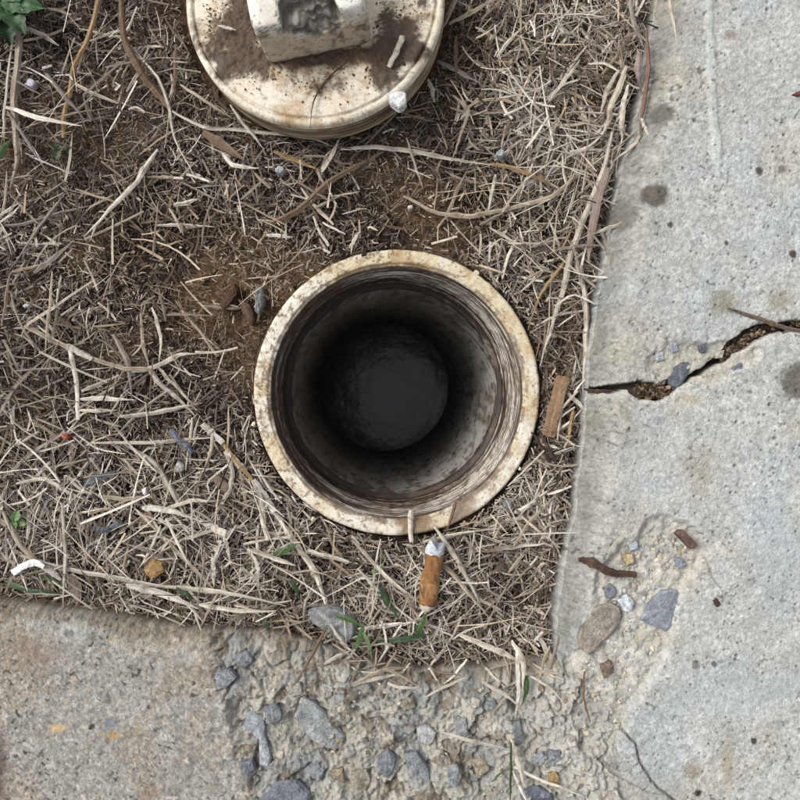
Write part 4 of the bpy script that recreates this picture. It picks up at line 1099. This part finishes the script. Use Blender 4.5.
 ('straw', 'white straw at the very bottom of the hanging clump', 'white', 3.2, 22, [(513, 771), (520, 790), (530, 806)], .45),
 ('leaf', 'pale twisted blade beside the lower pavement corner', 'pale', 5, [10, 11, 12], [(538, 636), (549, 655), (562, 675)], .25),
 ('straw', 'thin curved straw below the lower pavement corner', 'straw', 2.8, [12, 13, 16], [(528, 660), (540, 672), (562, 673)], .5),
 # lower left
 ('grass_stalk', 'long thick pale stalk running from left of the pipe to the lower edge', 'pale', 6, [9, 9, 9, 9, 10, 11], [(274, 512), (288, 532), (301, 551), (313, 570), (323, 594), (331, 624)], .45),
 ('grass_stalk', 'short thick pale stalk joint left of the pipe rim', 'white', 6.2, 9, [(203, 424), (213, 433), (223, 443)], .5),
 ('grass_stalk', 'second pale stalk joint left of the pipe rim', 'white', 6.2, 9, [(226, 451), (236, 461), (246, 471)], .5),
 ('grass_stalk', 'third pale split stalk joint near the lower left of the rim', 'white', 7, 9, [(254, 480), (264, 494), (275, 512)], .45),
 ('grass_stalk', 'brown run of stem linking the pale stalk joints', 'tan', 3.8, 8.4, [(221, 441), (236, 461), (252, 480), (262, 494)], .5),
 ('straw', 'pale blade hanging from the second stalk joint', 'pale', 4.4, 9, [(226, 450), (232, 470), (229, 487), (222, 504)], .35),
 ('straw', 'pale thick blade fork below the third stalk joint', 'pale', 5, 9, [(255, 486), (260, 500), (262, 520), (268, 540)], .35),
 ('straw', 'thin straw falling from the first stalk joint', 'straw', 3.4, 9, [(214, 430), (211, 448), (206, 468)], .4),
 ('grass_stalk', 'jointed stalk crossing the left side, white at one joint', 'straw', 4.2, 9, [(25, 326), (46, 337), (68, 348), (91, 358), (125, 370), (152, 369)], .5),
 ('straw', 'short bright white joint on the left crossing stalk', 'white', 6, 9.6, [(67, 347), (79, 353), (92, 359)], .45),
 ('straw', 'pale blade curving up right from the crossing stalk end', 'pale', 4.6, 9, [(128, 371), (152, 368), (178, 356), (196, 354)], .35),
 ('straw', 'pale upright straw below the white joint at left', 'white', 4.6, 9, [(70, 350), (77, 384), (78, 420)], .45),
 ('straw', 'upper rung of pale straws right of the upright straw', 'pale', 4, 9, [(81, 391), (100, 384), (119, 375)], .4),
 ('straw', 'middle rung of pale straws right of the upright straw', 'white', 4.4, 9, [(80, 399), (106, 399), (134, 400)], .4),
 ('straw', 'lower rung of pale straws right of the upright straw', 'pale', 3.6, 8.6, [(80, 410), (98, 411), (117, 410)], .4),
 ('straw', 'tapering pale blade ending towards the pipe at middle left', 'pale', 4.8, 9, [(120, 417), (150, 413), (175, 408), (202, 403)], .35),
 ('straw', 'pale blade slanting down right from the crossing stalk', 'pale', 5, 9, [(150, 371), (162, 385), (178, 398), (196, 417)], .35),
 ('straw', 'shorter pale blade fanning out above the slanting blade', 'pale', 3.6, 9.2, [(157, 366), (168, 379), (181, 392)], .35),
 ('straw', 'thin pale upright straw above the crossing stalk', 'pale', 3.8, 9, [(152, 307), (160, 337), (159, 362)], .4),
 ('straw', 'second thin upright straw left of the first above the crossing stalk', 'straw', 3.8, 9, [(141, 312), (143, 345), (149, 366)], .4),
 ('straw', 'grey bent blade crossing under the stalk at left', 'grey', 5, 8.4, [(113, 334), (127, 360), (132, 398)], .3),
 ('straw', 'long thin level straw left of the pipe, tan at its end', 'pale', 3.4, 9, [(92, 443), (152, 442), (185, 439), (221, 437)], .45),
 ('grass_stalk', 'long pale stalk arching down right at lower left', 'pale', 4.4, 9, [(124, 444), (149, 459), (165, 479), (178, 502), (187, 519)], .5),
 ('straw', 'thick pale blade with a blunt left end at lower left', 'white', 6, 9, [(142, 508), (152, 508), (175, 513), (200, 521)], .35),
 ('straw', 'pale hooked blade under the blunt blade', 'pale', 4.2, 8.6, [(158, 518), (172, 526), (184, 525), (197, 532)], .35),
 ('straw', 'thin forked straw slanting down left of the orange stone', 'pale', 3, 9, [(160, 525), (150, 550), (137, 571)], .45),
 ('straw', 'broad pale blade with a folded tip below left of the pipe', 'white', 7, 9, [(200, 520), (213, 526), (226, 533), (233, 530)], .3),
 ('straw', 'narrow pale blade hanging from the folded tip', 'pale', 4.4, 9, [(222, 531), (227, 548), (231, 566)], .35),
 ('straw', 'pale straw lying level above the blunt blade', 'pale', 4, 9, [(167, 508), (190, 501), (216, 501)], .4),
 ('straw', 'straw lying level left of the blunt blade', 'straw', 4.2, 8.8, [(101, 496), (126, 499), (153, 497)], .35),
 ('straw', 'pale bent straw with an angle at left', 'pale', 3.8, 9.4, [(16, 484), (44, 478), (68, 491), (92, 502)], .4),
 ('straw', 'curved grey straw rising from the left edge at mid height', 'grey', 3.6, 9, [(-4, 418), (17, 385), (45, 358)], .45),
 ('straw', 'thin pale straw slanting up right at left of the bare patch', 'pale', 3.4, 9, [(25, 327), (46, 313), (96, 279)], .45),
 ('straw', 'thin upright tan straw crossing the slanting pale straw', 'straw', 3, 9.6, [(52, 272), (49, 312), (45, 355)], .45),
 ('straw', 'long grey straw slanting up to the red bead', 'grey', 3.8, 8.6, [(3, 478), (40, 446), (101, 414)], .4),
 ('straw', 'pale thin upright straw standing over the concrete edge at left', 'pale', 3.8, [10, 11, 13], [(62, 504), (65, 556), (63, 607)], .45),
 ('straw', 'long pale straw along the lower left concrete edge', 'pale', 4.4, [10, 10, 11, 11, 11], [(20, 555), (60, 568), (116, 577), (155, 585), (214, 594)], .45),
 ('straw', 'thick pale stem above the concrete edge at lower left', 'white', 6.4, [10, 11, 12], [(126, 585), (162, 594), (199, 609)], .45),
 ('straw', 'long pale stem running right along the concrete edge', 'pale', 4.8, [11, 11, 12, 12], [(164, 587), (200, 589), (234, 594), (286, 606)], .45),
 ('straw', 'lowest pale straw on the concrete edge', 'pale', 4.2, [13, 13, 13], [(199, 605), (236, 611), (276, 612)], .4),
 ('straw', 'thin straw hanging over the concrete edge, left of the break', 'straw', 2.8, [13, 16, 19], [(218, 593), (210, 608), (200, 627)], .5),
 ('straw', 'greenish stem curving from the left edge over the plastic scrap', 'straw', 4.4, [10, 11, 10], [(2, 510), (22, 547), (62, 580)], .45),
 ('straw', 'long straw crossing down right towards the edge stems', 'straw', 4, [9, 10, 11], [(166, 540), (192, 567), (220, 597)], .4),
 ('straw', 'upright short pale straw right of the orange stone', 'pale', 5, 9, [(212, 557), (213, 571), (214, 587)], .35),
 ('straw', 'pale blade pair below the pipe at its lower left', 'pale', 4.6, 10, [(247, 548), (268, 556), (285, 562), (296, 566)], .35),
 ('straw', 'pale hanging blade under the blade pair', 'pale', 3.8, 10, [(249, 551), (257, 566), (259, 588)], .35),
 ('straw', 'pale stick lying level between the pipe and the lower green blade', 'pale', 5, 10, [(308, 551), (330, 556), (349, 562)], .4),
 ('straw', 'brown thin stalk laid over the broken concrete edge', 'brown', 3.2, [13, 19, 21], [(328, 625), (312, 655), (291, 689)], .5),
 ('straw', 'thin pale stalk curving right from the foot of the thick stalk', 'pale', 3, [12, 13, 14], [(330, 624), (342, 642), (362, 660)], .5),
 ('straw', 'pale straw pointing to the stem clump below the pipe', 'pale', 3.6, [18, 17], [(324, 664), (338, 656), (352, 650)], .45),
 ('straw', 'long thin straw under the pipe rim running down right', 'straw', 3.2, 10, [(352, 540), (376, 566), (404, 602)], .45),
 ('straw', 'kinked thin straw low on the concrete edge below the green blades', 'straw', 3, [17, 18, 19], [(352, 684), (386, 670), (416, 685)], .5),
 ('straw', 'pale straw spreading left along the lower concrete edge', 'pale', 3.4, [16, 17, 17], [(340, 688), (370, 680), (402, 672)], .5),
 # on the lid
 ('straw', 'short pale stick lying on the lid right of the nut', 'pale', 5.2, [26.5, 26.5], [(402, 36), (396, 51), (389, 67)], .4),
 ('straw', 'tiny white straw on the dark dirt at the left of the lid', 'white', 4, [24, 24], [(219, 26), (227, 28), (236, 30)], .4),
 ('root', 'thin dark root hanging down over the face of the lid', 'dark', 1.6, [25, 25.2, 25.4, 25.7], [(352, 57), (326, 80), (313, 102), (310, 131)], .5),
]
for k, (nm, lab, col, w, zz, pts, fl) in enumerate(ST):
    if len(np.shape(zz)) and len(zz) != len(pts):
        zz = np.interp(np.linspace(0, 1, len(pts)), np.linspace(0, 1, len(zz)), zz)
    cat = {'root': 'root', 'leaf': 'dry leaf', 'wood_splinter': 'wood'}.get(nm, 'straw')
    stalk(nm, lab, col, w, zz, pts, fl, cat=cat, group={'root': 'dark roots', 'leaf': 'dry leaves', 'wood_splinter': None}.get(nm, 'dry grass stalks lying over the soil'),
          mat=M_WOOD if nm in ('root', 'wood_splinter') else None, col2='white' if 'brown to white' in lab else None,
          ends=(0.95, 0.85) if ('stick' in lab or 'joint' in lab or nm == 'wood_splinter') else (0.5, 0.15))

# ---- green blades and weeds
GR = [
 ('broad green blade left of the thick stalk below the pipe', 'green', 8, 10, [(273, 555), (284, 551), (297, 544)]),
 ('green blade left above the grey stone', 'dgreen', 5, 10, [(291, 580), (296, 590), (300, 600)]),
 ('small green blade on the concrete edge by the break', 'dgreen', 6, 13, [(262, 616), (265, 623), (270, 632)]),
 ('green blade right of the grey stone, pointing right', 'green', 6.5, 12, [(336, 616), (349, 621), (363, 627)]),
 ('dark green blade hanging down right of the grey stone', 'green', 6, 12, [(363, 626), (359, 640), (354, 654)]),
 ('long level green blade below the cigarette butt', 'dgreen', 7, 11, [(378, 640), (404, 639), (430, 634)]),
 ('upright green blade touching the cigarette butt foot', 'green', 7, 11, [(417, 632), (421, 624), (428, 612)]),
 ('dull green blade left of the cigarette butt', 'dgreen', 8, 9, [(376, 584), (386, 600), (398, 618)]),
 ('pale green blade under the pipe rim beside the butt', 'lgreen', 5, 9, [(372, 573), (379, 568), (384, 562)]),
 ('bright green blade in the clump hanging over the broken concrete', 'green', 7, [18, 21, 21], [(527, 675), (526, 688), (523, 702)]),
 ('green stem leaving the picture at the bottom of the clump', 'green', 3.4, 22, [(511, 742), (511, 770), (511, 812)]),
 ('short green sprig left of the green bottom stem', 'lgreen', 3, 22, [(492, 782), (500, 774), (510, 767)]),
 ('pale green blade beside the grey stone, pointing down', 'lgreen', 6, 12, [(364, 632), (370, 645), (372, 660)]),
 ('dark green blade lying along the concrete edge at far left', 'dgreen', 5, 10, [(8, 586), (36, 592), (64, 593)]),
 ('green blade behind the white plastic scrap', 'green', 6, 9, [(34, 570), (50, 578), (66, 588)]),
 ('green blade poking in at the left edge above the middle', 'green', 8, 9, [(-4, 162), (3, 150), (10, 140)]),
 ('long thin green blade below the white plastic scrap', 'lgreen', 3, 11, [(4, 580), (30, 590), (56, 597)]),
 ('faint green blade amid the edge stems at lower left', 'dgreen', 5, 10, [(176, 588), (186, 594), (194, 602)]),
]
for (lab, col, w, zz, pts) in GR:
    stalk('green_grass', lab, col, w * 0.8, zz, pts, 0.16, 'green grass blades', 'grass', M_GREEN, (0.6, 0.12), None, False)['kind'] = 'thing'

def leaf_mesh(L, W, seed, col):
    r = np.random.RandomState(seed)
    n, mcols = 13, 7
    s = np.linspace(0, 1, n)
    t = np.linspace(-1, 1, mcols)
    Sg, Tg = np.meshgrid(s, t, indexing='ij')
    w = W * np.sin(np.pi * np.clip(Sg * 0.96 + 0.02, 0, 1)) ** 0.7 * (1 - 0.25 * Sg) * (1 + 0.10 * ((np.arange(n) % 2)[:, None]) * (np.abs(Tg) > 0.9))
    x = Sg * L
    y = Tg * w * 0.5
    z = 0.16 * np.abs(Tg) * W - 0.25 * L * Sg ** 2 + 0.05 * W * np.sin(Sg * 20 + Tg * 3)
    C = lin(col) * np.where(np.abs(Tg) < 0.1, 1.5, 1.0)[..., None] * r.uniform(0.8, 1.2, Sg.shape + (1,))
    return mesh_np('leaf', np.stack([x, y, z], -1), grid_faces(n, mcols), C)
def weed(label, px_, py_, z_, leaves, seed):
    e = empty('weed', tuple(P(px_, py_, z_)))
    r = np.random.RandomState(seed)
    for (ang_, L, W_, col, lift) in leaves:
        o = obj('leaf', leaf_mesh(L * S, W_ * S, r.randint(999), col), M_GREEN, e)
        o.rotation_euler = (r.uniform(-.3, .3), -lift, math.radians(ang_))
        o.location = (0, 0, r.uniform(0, 0.003))
    sm = blade_mesh('stem', [(400, 400), (401, 399)], 4, [-z_ + 0.0, 0.0], COLS['lgreen'], 0.5, False, seed, (1, 1))
    k = obj('stem', sm, M_GREEN, e)
    tag(e, label, 'weed', 'small green weeds')
    return e
weed('dark leafy green weed in the top left corner', 4, 4, 0.013, [(-50, 40, 24, (46, 74, 40), .25), (-10, 40, 24, (58, 90, 54), .2), (-80, 38, 20, (34, 60, 32), .1),
     (20, 44, 20, (50, 82, 46), .2), (60, 34, 22, (50, 90, 44), .2), (120, 36, 22, (50, 90, 44), .2), (200, 36, 24, (60, 98, 50), .1), (-30, 26, 18, (72, 104, 66), .4), (-115, 30, 18, (46, 84, 40), .2)], 3)
weed('small pale green seedling at the left edge above the plastic scrap', 17, 520, 0.007, [(-20, 11, 9, (110, 132, 88), .2), (70, 12, 9, (98, 124, 76), .2), (160, 10, 8, (86, 112, 66), .2), (-110, 11, 8, (92, 118, 74), .2)], 4)
weed('tiny dark green seedling among the stalks at upper left', 60, 150, 0.004, [(10, 12, 10, (52, 66, 42), .1), (130, 12, 9, (46, 60, 38), .1), (250, 12, 10, (50, 64, 40), .1)], 5)

# ---- loose objects
def pebble(name, label, cat, poly, z0, h, col, seed, group=None, mat=None, rough=0.1):
    o = obj(name, stone_mesh(name, poly, z0, h, col, seed, (0, 0), 12, rough), mat or M_STONE)
    return tag(o, label, cat, group)
pebble('stone_chip', 'white stone chip lying on the lower right edge of the lid', 'stone', [(388, 95), (392, 92), (400, 91), (407, 95), (406, 104), (402, 110), (395, 108), (390, 103)], 0.0270, 0.0020, (250, 249, 247), 701)
pebble('pebble', 'orange-brown lumpy pebble at lower left', 'stone', [(146, 569), (150, 560), (158, 556), (166, 564), (167, 573), (158, 577), (149, 577)], 0.005, 0.003, (176, 140, 92), 702, rough=0.2)
pebble('pebble', 'pale grey oval stone under the thick stalk below the pipe', 'stone', [(308, 612), (318, 605), (336, 605), (350, 612), (357, 626), (353, 641), (342, 639), (326, 628), (312, 622)], 0.0065, 0.005, (150, 152, 150), 703)
pebble('bead', 'small orange-red bead among the clippings at left', 'bead', oval(67, 436.5, 3.8, 3.4, 0, 10), 0.0055, 0.0024, (196, 100, 78), 704, mat=M_PAPER, rough=0.03)
pebble('shell_chip', 'tiny white shell chip above the blunt pale blade', 'shell', [(142, 489), (147, 487), (147, 494), (144, 495)], 0.007, 0.0012, (245, 242, 236), 705, 'tiny white chips')
pebble('shell_chip', 'tiny white chip near the left edge above the bare patch', 'shell', [(23, 306), (28, 303), (30, 306), (25, 308)], 0.006, 0.0010, (238, 236, 232), 706, 'tiny white chips')
pebble('pebble', 'small whitish pebble left of the first stalk joint', 'stone', oval(181, 467, 5, 6), 0.005, 0.003, (184, 182, 176), 707)
pebble('pebble', 'pale pebble at the right edge of the rim near the wood splinter', 'stone', oval(554, 336, 3, 3), 0.003, 0.003, (178, 160, 140), 708)
pebble('pebble', 'tiny white pebble above the pipe rim', 'stone', oval(410, 208, 2.6, 2.4), 0.004, 0.002, (230, 226, 218), 709)
pebble('pebble', 'small cream pebble right of the lid', 'stone', oval(490, 40, 3.4, 4), 0.006, 0.003, (198, 184, 160), 710)
pebble('pebble', 'bluish-white pebble among the upper clippings left of the long stalk', 'stone', oval(280, 171, 4.5, 4), 0.005, 0.003, (190, 192, 196), 711)
pebble('pebble', 'pale blue-grey pebble in the clippings right of the long stalk', 'stone', oval(500, 155, 5, 3.6), 0.007, 0.003, (172, 180, 188), 712)
pebble('pebble', 'small grey pebble under the rim beside the pale broken stick', 'stone', oval(507, 504, 5, 4), 0.005, 0.003, (152, 150, 150), 713)
pebble('char_flake', 'flat black charred flake at lower left', 'charcoal', [(82, 508), (92, 500), (104, 504), (107, 514), (100, 522), (86, 521)], 0.0042, 0.0008, (60, 56, 55), 714, rough=0.2)
pebble('leaf_fragment', 'flat brown leaf fragment between the stalk joints', 'dry leaf', [(212, 479), (217, 474), (231, 486), (227, 494), (219, 489)], 0.0065, 0.0009, (138, 116, 100), 715, mat=M_WOOD)
pebble('leaf_fragment', 'round brown leaf fragment under the blunt pale blade', 'dry leaf', oval(148, 519, 9, 6, 20), 0.006, 0.0009, (140, 112, 92), 716, mat=M_WOOD)
pebble('bark_chip', 'dark brown bark chip left of the upper pipe rim', 'bark', [(221, 306), (228, 292), (235, 284), (239, 290), (232, 303), (225, 311)], 0.006, 0.002, (88, 62, 46), 717, 'bark chips', M_WOOD)
pebble('bark_chip', 'reddish brown bark chip close to the left pipe rim', 'bark', [(239, 298), (249, 303), (256, 316), (252, 327), (244, 316)], 0.005, 0.002, (104, 78, 62), 718, 'bark chips', M_WOOD)
pebble('seed_husk', 'grey-blue wrinkled husk touching the left of the pipe rim', 'husk', [(256, 288), (262, 285), (265, 298), (261, 315), (255, 312)], 0.006, 0.003, (122, 122, 126), 719)
pebble('bark_chip', 'black bit stuck on the top of the pipe rim', 'bark', [(361, 258), (363, 249), (367, 248), (367, 257)], 0.0085, 0.002, (58, 48, 40), 720, 'bark chips', M_WOOD)
pebble('petal', 'small violet-white petal in the shade at the left edge', 'petal', [(25, 85), (30, 79), (36, 81), (33, 88)], 0.006, 0.001, (190, 184, 204), 721, mat=M_PAPER)
pebble('wood_chip', 'flat rectangular brown chip on the pavement', 'wood chip', [(676, 534), (682, 529), (697, 544), (691, 550)], ZA + 0.0002, 0.0012, (112, 86, 78), 722, mat=M_WOOD, rough=0.02)
pebble('bark_chip', 'tiny dark brown chip on the pavement right of the blue stone', 'bark', [(712, 600), (716, 598), (720, 604), (717, 607)], ZA, 0.001, (84, 58, 48), 723, 'bark chips', M_WOOD)
pebble('bark_chip', 'reddish brown splinter on the pavement at the right edge', 'bark', [(791, 95), (800, 91), (806, 92), (797, 97)], ZA, 0.001, (112, 74, 58), 724, 'bark chips', M_WOOD)
stalk('ash_strip', 'blue-grey twisted strip above the black flake', (118, 124, 134), 6, 7.5, [(87, 483), (98, 478), (108, 475), (116, 473)], 0.4, 'blue-grey strips', 'strip', M_STONE, (0.9, 0.7))
stalk('ash_strip', 'blue-grey forked strip below the black flake', (128, 134, 144), 6.5, 7.5, [(94, 528), (104, 531), (112, 527), (119, 522)], 0.4, 'blue-grey strips', 'strip', M_STONE, (0.9, 0.7))
stalk('ash_strip', 'blue-grey strip beside the first stalk joint', (120, 124, 136), 6.5, 7, [(172, 429), (180, 440), (188, 446), (191, 454)], 0.4, 'blue-grey strips', 'strip', M_STONE, (0.9, 0.7))
stalk('leaf', 'brown dry sheath beside the upright straw on the concrete edge', (142, 128, 114), 11, [9, 10, 11], [(70, 574), (75, 588), (78, 603)], 0.2, 'dry leaves', 'dry leaf')
stalk('plastic_scrap', 'curled white plastic scrap lying above the concrete edge at far left', (244, 243, 242), 7, [11, 12, 11.5, 11], [(12, 573), (22, 566), (34, 563), (44, 567)], 0.25, None, 'plastic', M_PAPER, (0.9, 0.6), None, False)
stalk('plastic_scrap', 'greyish tail end of the curled plastic scrap', (196, 188, 180), 6, [11, 10.5, 10], [(43, 566), (52, 571), (61, 580)], 0.25, None, 'plastic', M_PAPER, (0.9, 0.4), None, False)
stalk('twig', 'dark brown bent twig lying on the pavement edge', (86, 66, 58), 7.5, [20, 22.5, 23.2, 23.5, 23.5], [(579, 560), (592, 562), (606, 570), (620, 573), (637, 575)], 0.5, None, 'twig', M_WOOD, (0.6, 0.7))
stalk('root', 'thin forked grey-brown root lying along the pavement crack', (112, 96, 86), 4.0, [23, 23, 22.5, 22.5, 23], [(727, 308), (748, 316), (768, 323), (788, 329), (812, 332)], 0.5, 'dark roots', 'root', M_WOOD, (0.3, 0.9))
stalk('root', 'dark root tip poking out of the crack at the soil edge', 'dark', 3.6, [12, 14, 15], [(583, 389), (597, 391), (612, 391)], 0.5, 'dark roots', 'root', M_WOOD, (0.4, 0.5))
stalk('twig', 'reddish hair-thin twig on the lower pavement corner', (132, 92, 72), 1.8, [22, 22.5, 22.5], [(585, 672), (584, 700), (590, 722)], 0.5, None, 'twig', M_WOOD, (0.9, 0.7))

# cigarette butt
butt = empty('cigarette_butt', tuple(P(432, 575, 0.006)))
tag(butt, 'stained orange cigarette butt with a torn white end below the pipe', 'cigarette butt')
def tube(name, a, b, ra, rb, cols, seed, rings=24, sides=22, cr=0.06, endfn=None):
    r = np.random.RandomState(seed)
    a, b = np.array(a), np.array(b)
    t = (b - a) / np.linalg.norm(b - a)
    sd_ = np.cross(t, [0, 0, 1]); sd_ /= np.linalg.norm(sd_)
    up = np.cross(sd_, t)
    s = np.linspace(0, 1, rings)
    A = np.linspace(0, 2 * math.pi, sides, endpoint=False)
    Sg, Ag = np.meshgrid(s, A, indexing='ij')
    R = ra * (1 - Sg) + rb * Sg
    n = fbm(np.cos(Ag) * 20 + 40, np.sin(Ag) * 20 + Sg * 60, 14, seed, 3) - 0.5
    R = R * (1 + cr * 2 * n)
    if endfn: Sg2 = endfn(Sg, Ag)
    else: Sg2 = Sg
    Vv = a + (b - a) * Sg2[..., None] + sd_ * (R * np.cos(Ag))[..., None] + up * (R * np.sin(Ag) * 0.9)[..., None]
    f = fbm(Ag * 8, Sg * 34, 5, seed + 1, 3)
    C = mix(np.broadcast_to(lin(cols[0]), Vv.shape), lin(cols[1]), sstep(0.35, 0.65, f))
    C = mix(C, lin(cols[2]), 0.8 * sstep(0.62, 0.75, fbm(Ag * 9, Sg * 30, 3, seed + 2, 2)))
    caps = np.array([Vv[0].mean(0), Vv[-1].mean(0)])
    F = grid_faces(rings, sides, wrap=True)
    V2 = np.concatenate([Vv.reshape(-1, 3), caps])
    C2 = np.concatenate([C.reshape(-1, 3), C[0, :1], C[-1, :1]])
    k0, k1 = len(V2) - 2, len(V2) - 1
    tri = [(i, (i + 1) % sides, k0, k0) for i in range(sides)] + [((rings - 1) * sides + i, (rings - 1) * sides + (i + 1) % sides, k1, k1) for i in range(sides)]
    me = bpy.data.meshes.new(name)
    me.from_pydata([tuple(v) for v in V2], [], [tuple(f_) for f_ in F] + [t_[:3] for t_ in tri])
    at = me.color_attributes.new('Col', 'FLOAT_COLOR', 'POINT')
    c4 = np.ones((len(V2), 4), np.float32); c4[:, :3] = C2
    at.data.foreach_set('color', c4.ravel())
    me.polygons.foreach_set('use_smooth', np.ones(len(me.polygons), bool))
    return me
def sub(name, me, mat):
    o = obj(name, me, mat, butt)
    o.matrix_parent_inverse.identity()
    o.location = -Vector(butt.location)
    return o
p0, p1, p2, p3 = P(434.5, 553, 0.0105), P(427, 604, 0.0085), P(437, 541, 0.0115), P(424.5, 609.5, 0.0082)
sub('cork_paper', tube('cork_paper', p0, p1, 0.0038, 0.0035, [(172, 130, 88), (144, 102, 64), (90, 64, 44)], 801, cr=0.2), M_PAPER)
sub('torn_end', tube('torn_end', P(434.4, 553.4, 0.0105), p2, 0.00375, 0.0036, [(220, 224, 228), (190, 196, 204), (120, 120, 122)], 802, 12, 22, 0.16,
    lambda s, a: s * (0.8 + 0.35 * np.sin(a * 3 + 1) * s)), M_PAPER)
sub('paper_end', tube('paper_end', P(427.2, 603.5, 0.0084), p3, 0.0034, 0.0022, [(220, 212, 198), (196, 180, 156), (160, 130, 96)], 803, 10, 22, 0.14), M_PAPER)

# ---- further single straws too plain to tell apart
r = np.random.RandomState(91)
cnt = 0
while cnt < 150:
    x, y = r.uniform(-10, 640), r.uniform(-5, 640)
    L, a_ = r.uniform(24, 56), r.uniform(0, 2 * math.pi)
    bend = r.normal(0, 0.14) * L
    pts = [(x - 0.5 * L * math.cos(a_), y - 0.5 * L * math.sin(a_)), (x - 0.2 * bend * math.sin(a_), y + 0.2 * bend * math.cos(a_)),
           (x + 0.5 * L * math.cos(a_), y + 0.5 * L * math.sin(a_))]
    arr = np.array(pts)
    if not allowed(arr[:, 0], arr[:, 1], 150, 140, 2).all() or r.rand() > dens_mid(np.array([x]), np.array([y]))[0] * 0.9:
        continue
    zb = float(soil_z(np.array([x]), np.array([y]))[0]) + 0.0062
    ci = r.randint(6)
    col = [(206, 194, 174), (188, 172, 150), (218, 208, 192), (160, 144, 126), (172, 150, 124), (146, 130, 116)][ci]
    me = blade_mesh('straw', pts, r.uniform(1.7, 3.3), [zb + r.uniform(-.0012, .0012) for _ in pts], col, r.choice([0.2, 0.35, 0.5]), r.rand() < 0.5, cnt, (r.uniform(.3, .9), r.uniform(.1, .8)), None, 4)
    cw_ = ['pale', 'straw-coloured', 'whitish', 'dull brown', 'tan', 'grey-brown'][ci]
    sh = 'bent' if abs(bend) > 5 else 'straight'
    ln = 'long' if L > 42 else 'short'
    tl_ = ['level', 'rising', 'upright', 'falling'][int(((-math.degrees(a_)) % 180 + 22.5) // 45) % 4]
    pl = ('left of the lid' if x < 190 else 'below the lid' if x < 450 else 'right of the lid') if y < 245 else \
         (('at far left' if x < 120 else 'left of the pipe') if x < 300 else 'right of the pipe') if y < 480 else \
         ('at lower left' if x < 150 else 'below left of the pipe' if x < 330 else 'below the pipe')
    tag(obj('straw', me, M_STRAW), f'{ln} {sh} {cw_} straw, {tl_}, loose on the clippings {pl}', 'straw', 'loose straws on the clippings')
    cnt += 1

# ---- straws spilling from the clippings on to the broken concrete edge
r = np.random.RandomState(97)
for k in range(34):
    x = r.uniform(322, 556)
    y = float(edge_b(np.array([x]))[0]) + r.uniform(-10, 12)
    L, a_ = r.uniform(20, 48), r.uniform(0, math.pi)
    pts = [(x - 0.5 * L * math.cos(a_), y - 0.5 * L * math.sin(a_)), (x + r.normal(0, 1.5), y + r.normal(0, 1.5)), (x + 0.5 * L * math.cos(a_), y + 0.5 * L * math.sin(a_))]
    zs = [max(0.0125, float(foot_z(np.array([p_[0]]), np.array([p_[1]]))[0]) + 0.0012) if p_[1] > edge_b(np.array([p_[0]]))[0] else 0.0125 for p_ in pts]
    ci = r.randint(4)
    me = blade_mesh('straw', pts, r.uniform(1.8, 3.2), zs, [(208, 198, 181), (176, 160, 140), (220, 212, 198), (150, 134, 118)][ci], r.choice([0.25, 0.45]), False, 900 + k, (r.uniform(.3, .9), r.uniform(.1, .7)), None, 4)
    where = 'left of the hanging clump' if x > 470 else 'below the green blades' if x > 390 else 'right of the grey oval stone'
    dr = ['level', 'falling', 'upright', 'rising'][int((math.degrees(a_) % 180 + 22.5) // 45) % 4]
    tag(obj('straw', me, M_STRAW), f"{'long' if L > 34 else 'short'} {['pale', 'straw-coloured', 'whitish', 'dull brown'][ci]} straw, {dr}, on the broken concrete edge {where}", 'straw', 'straws spilling on to the broken concrete')
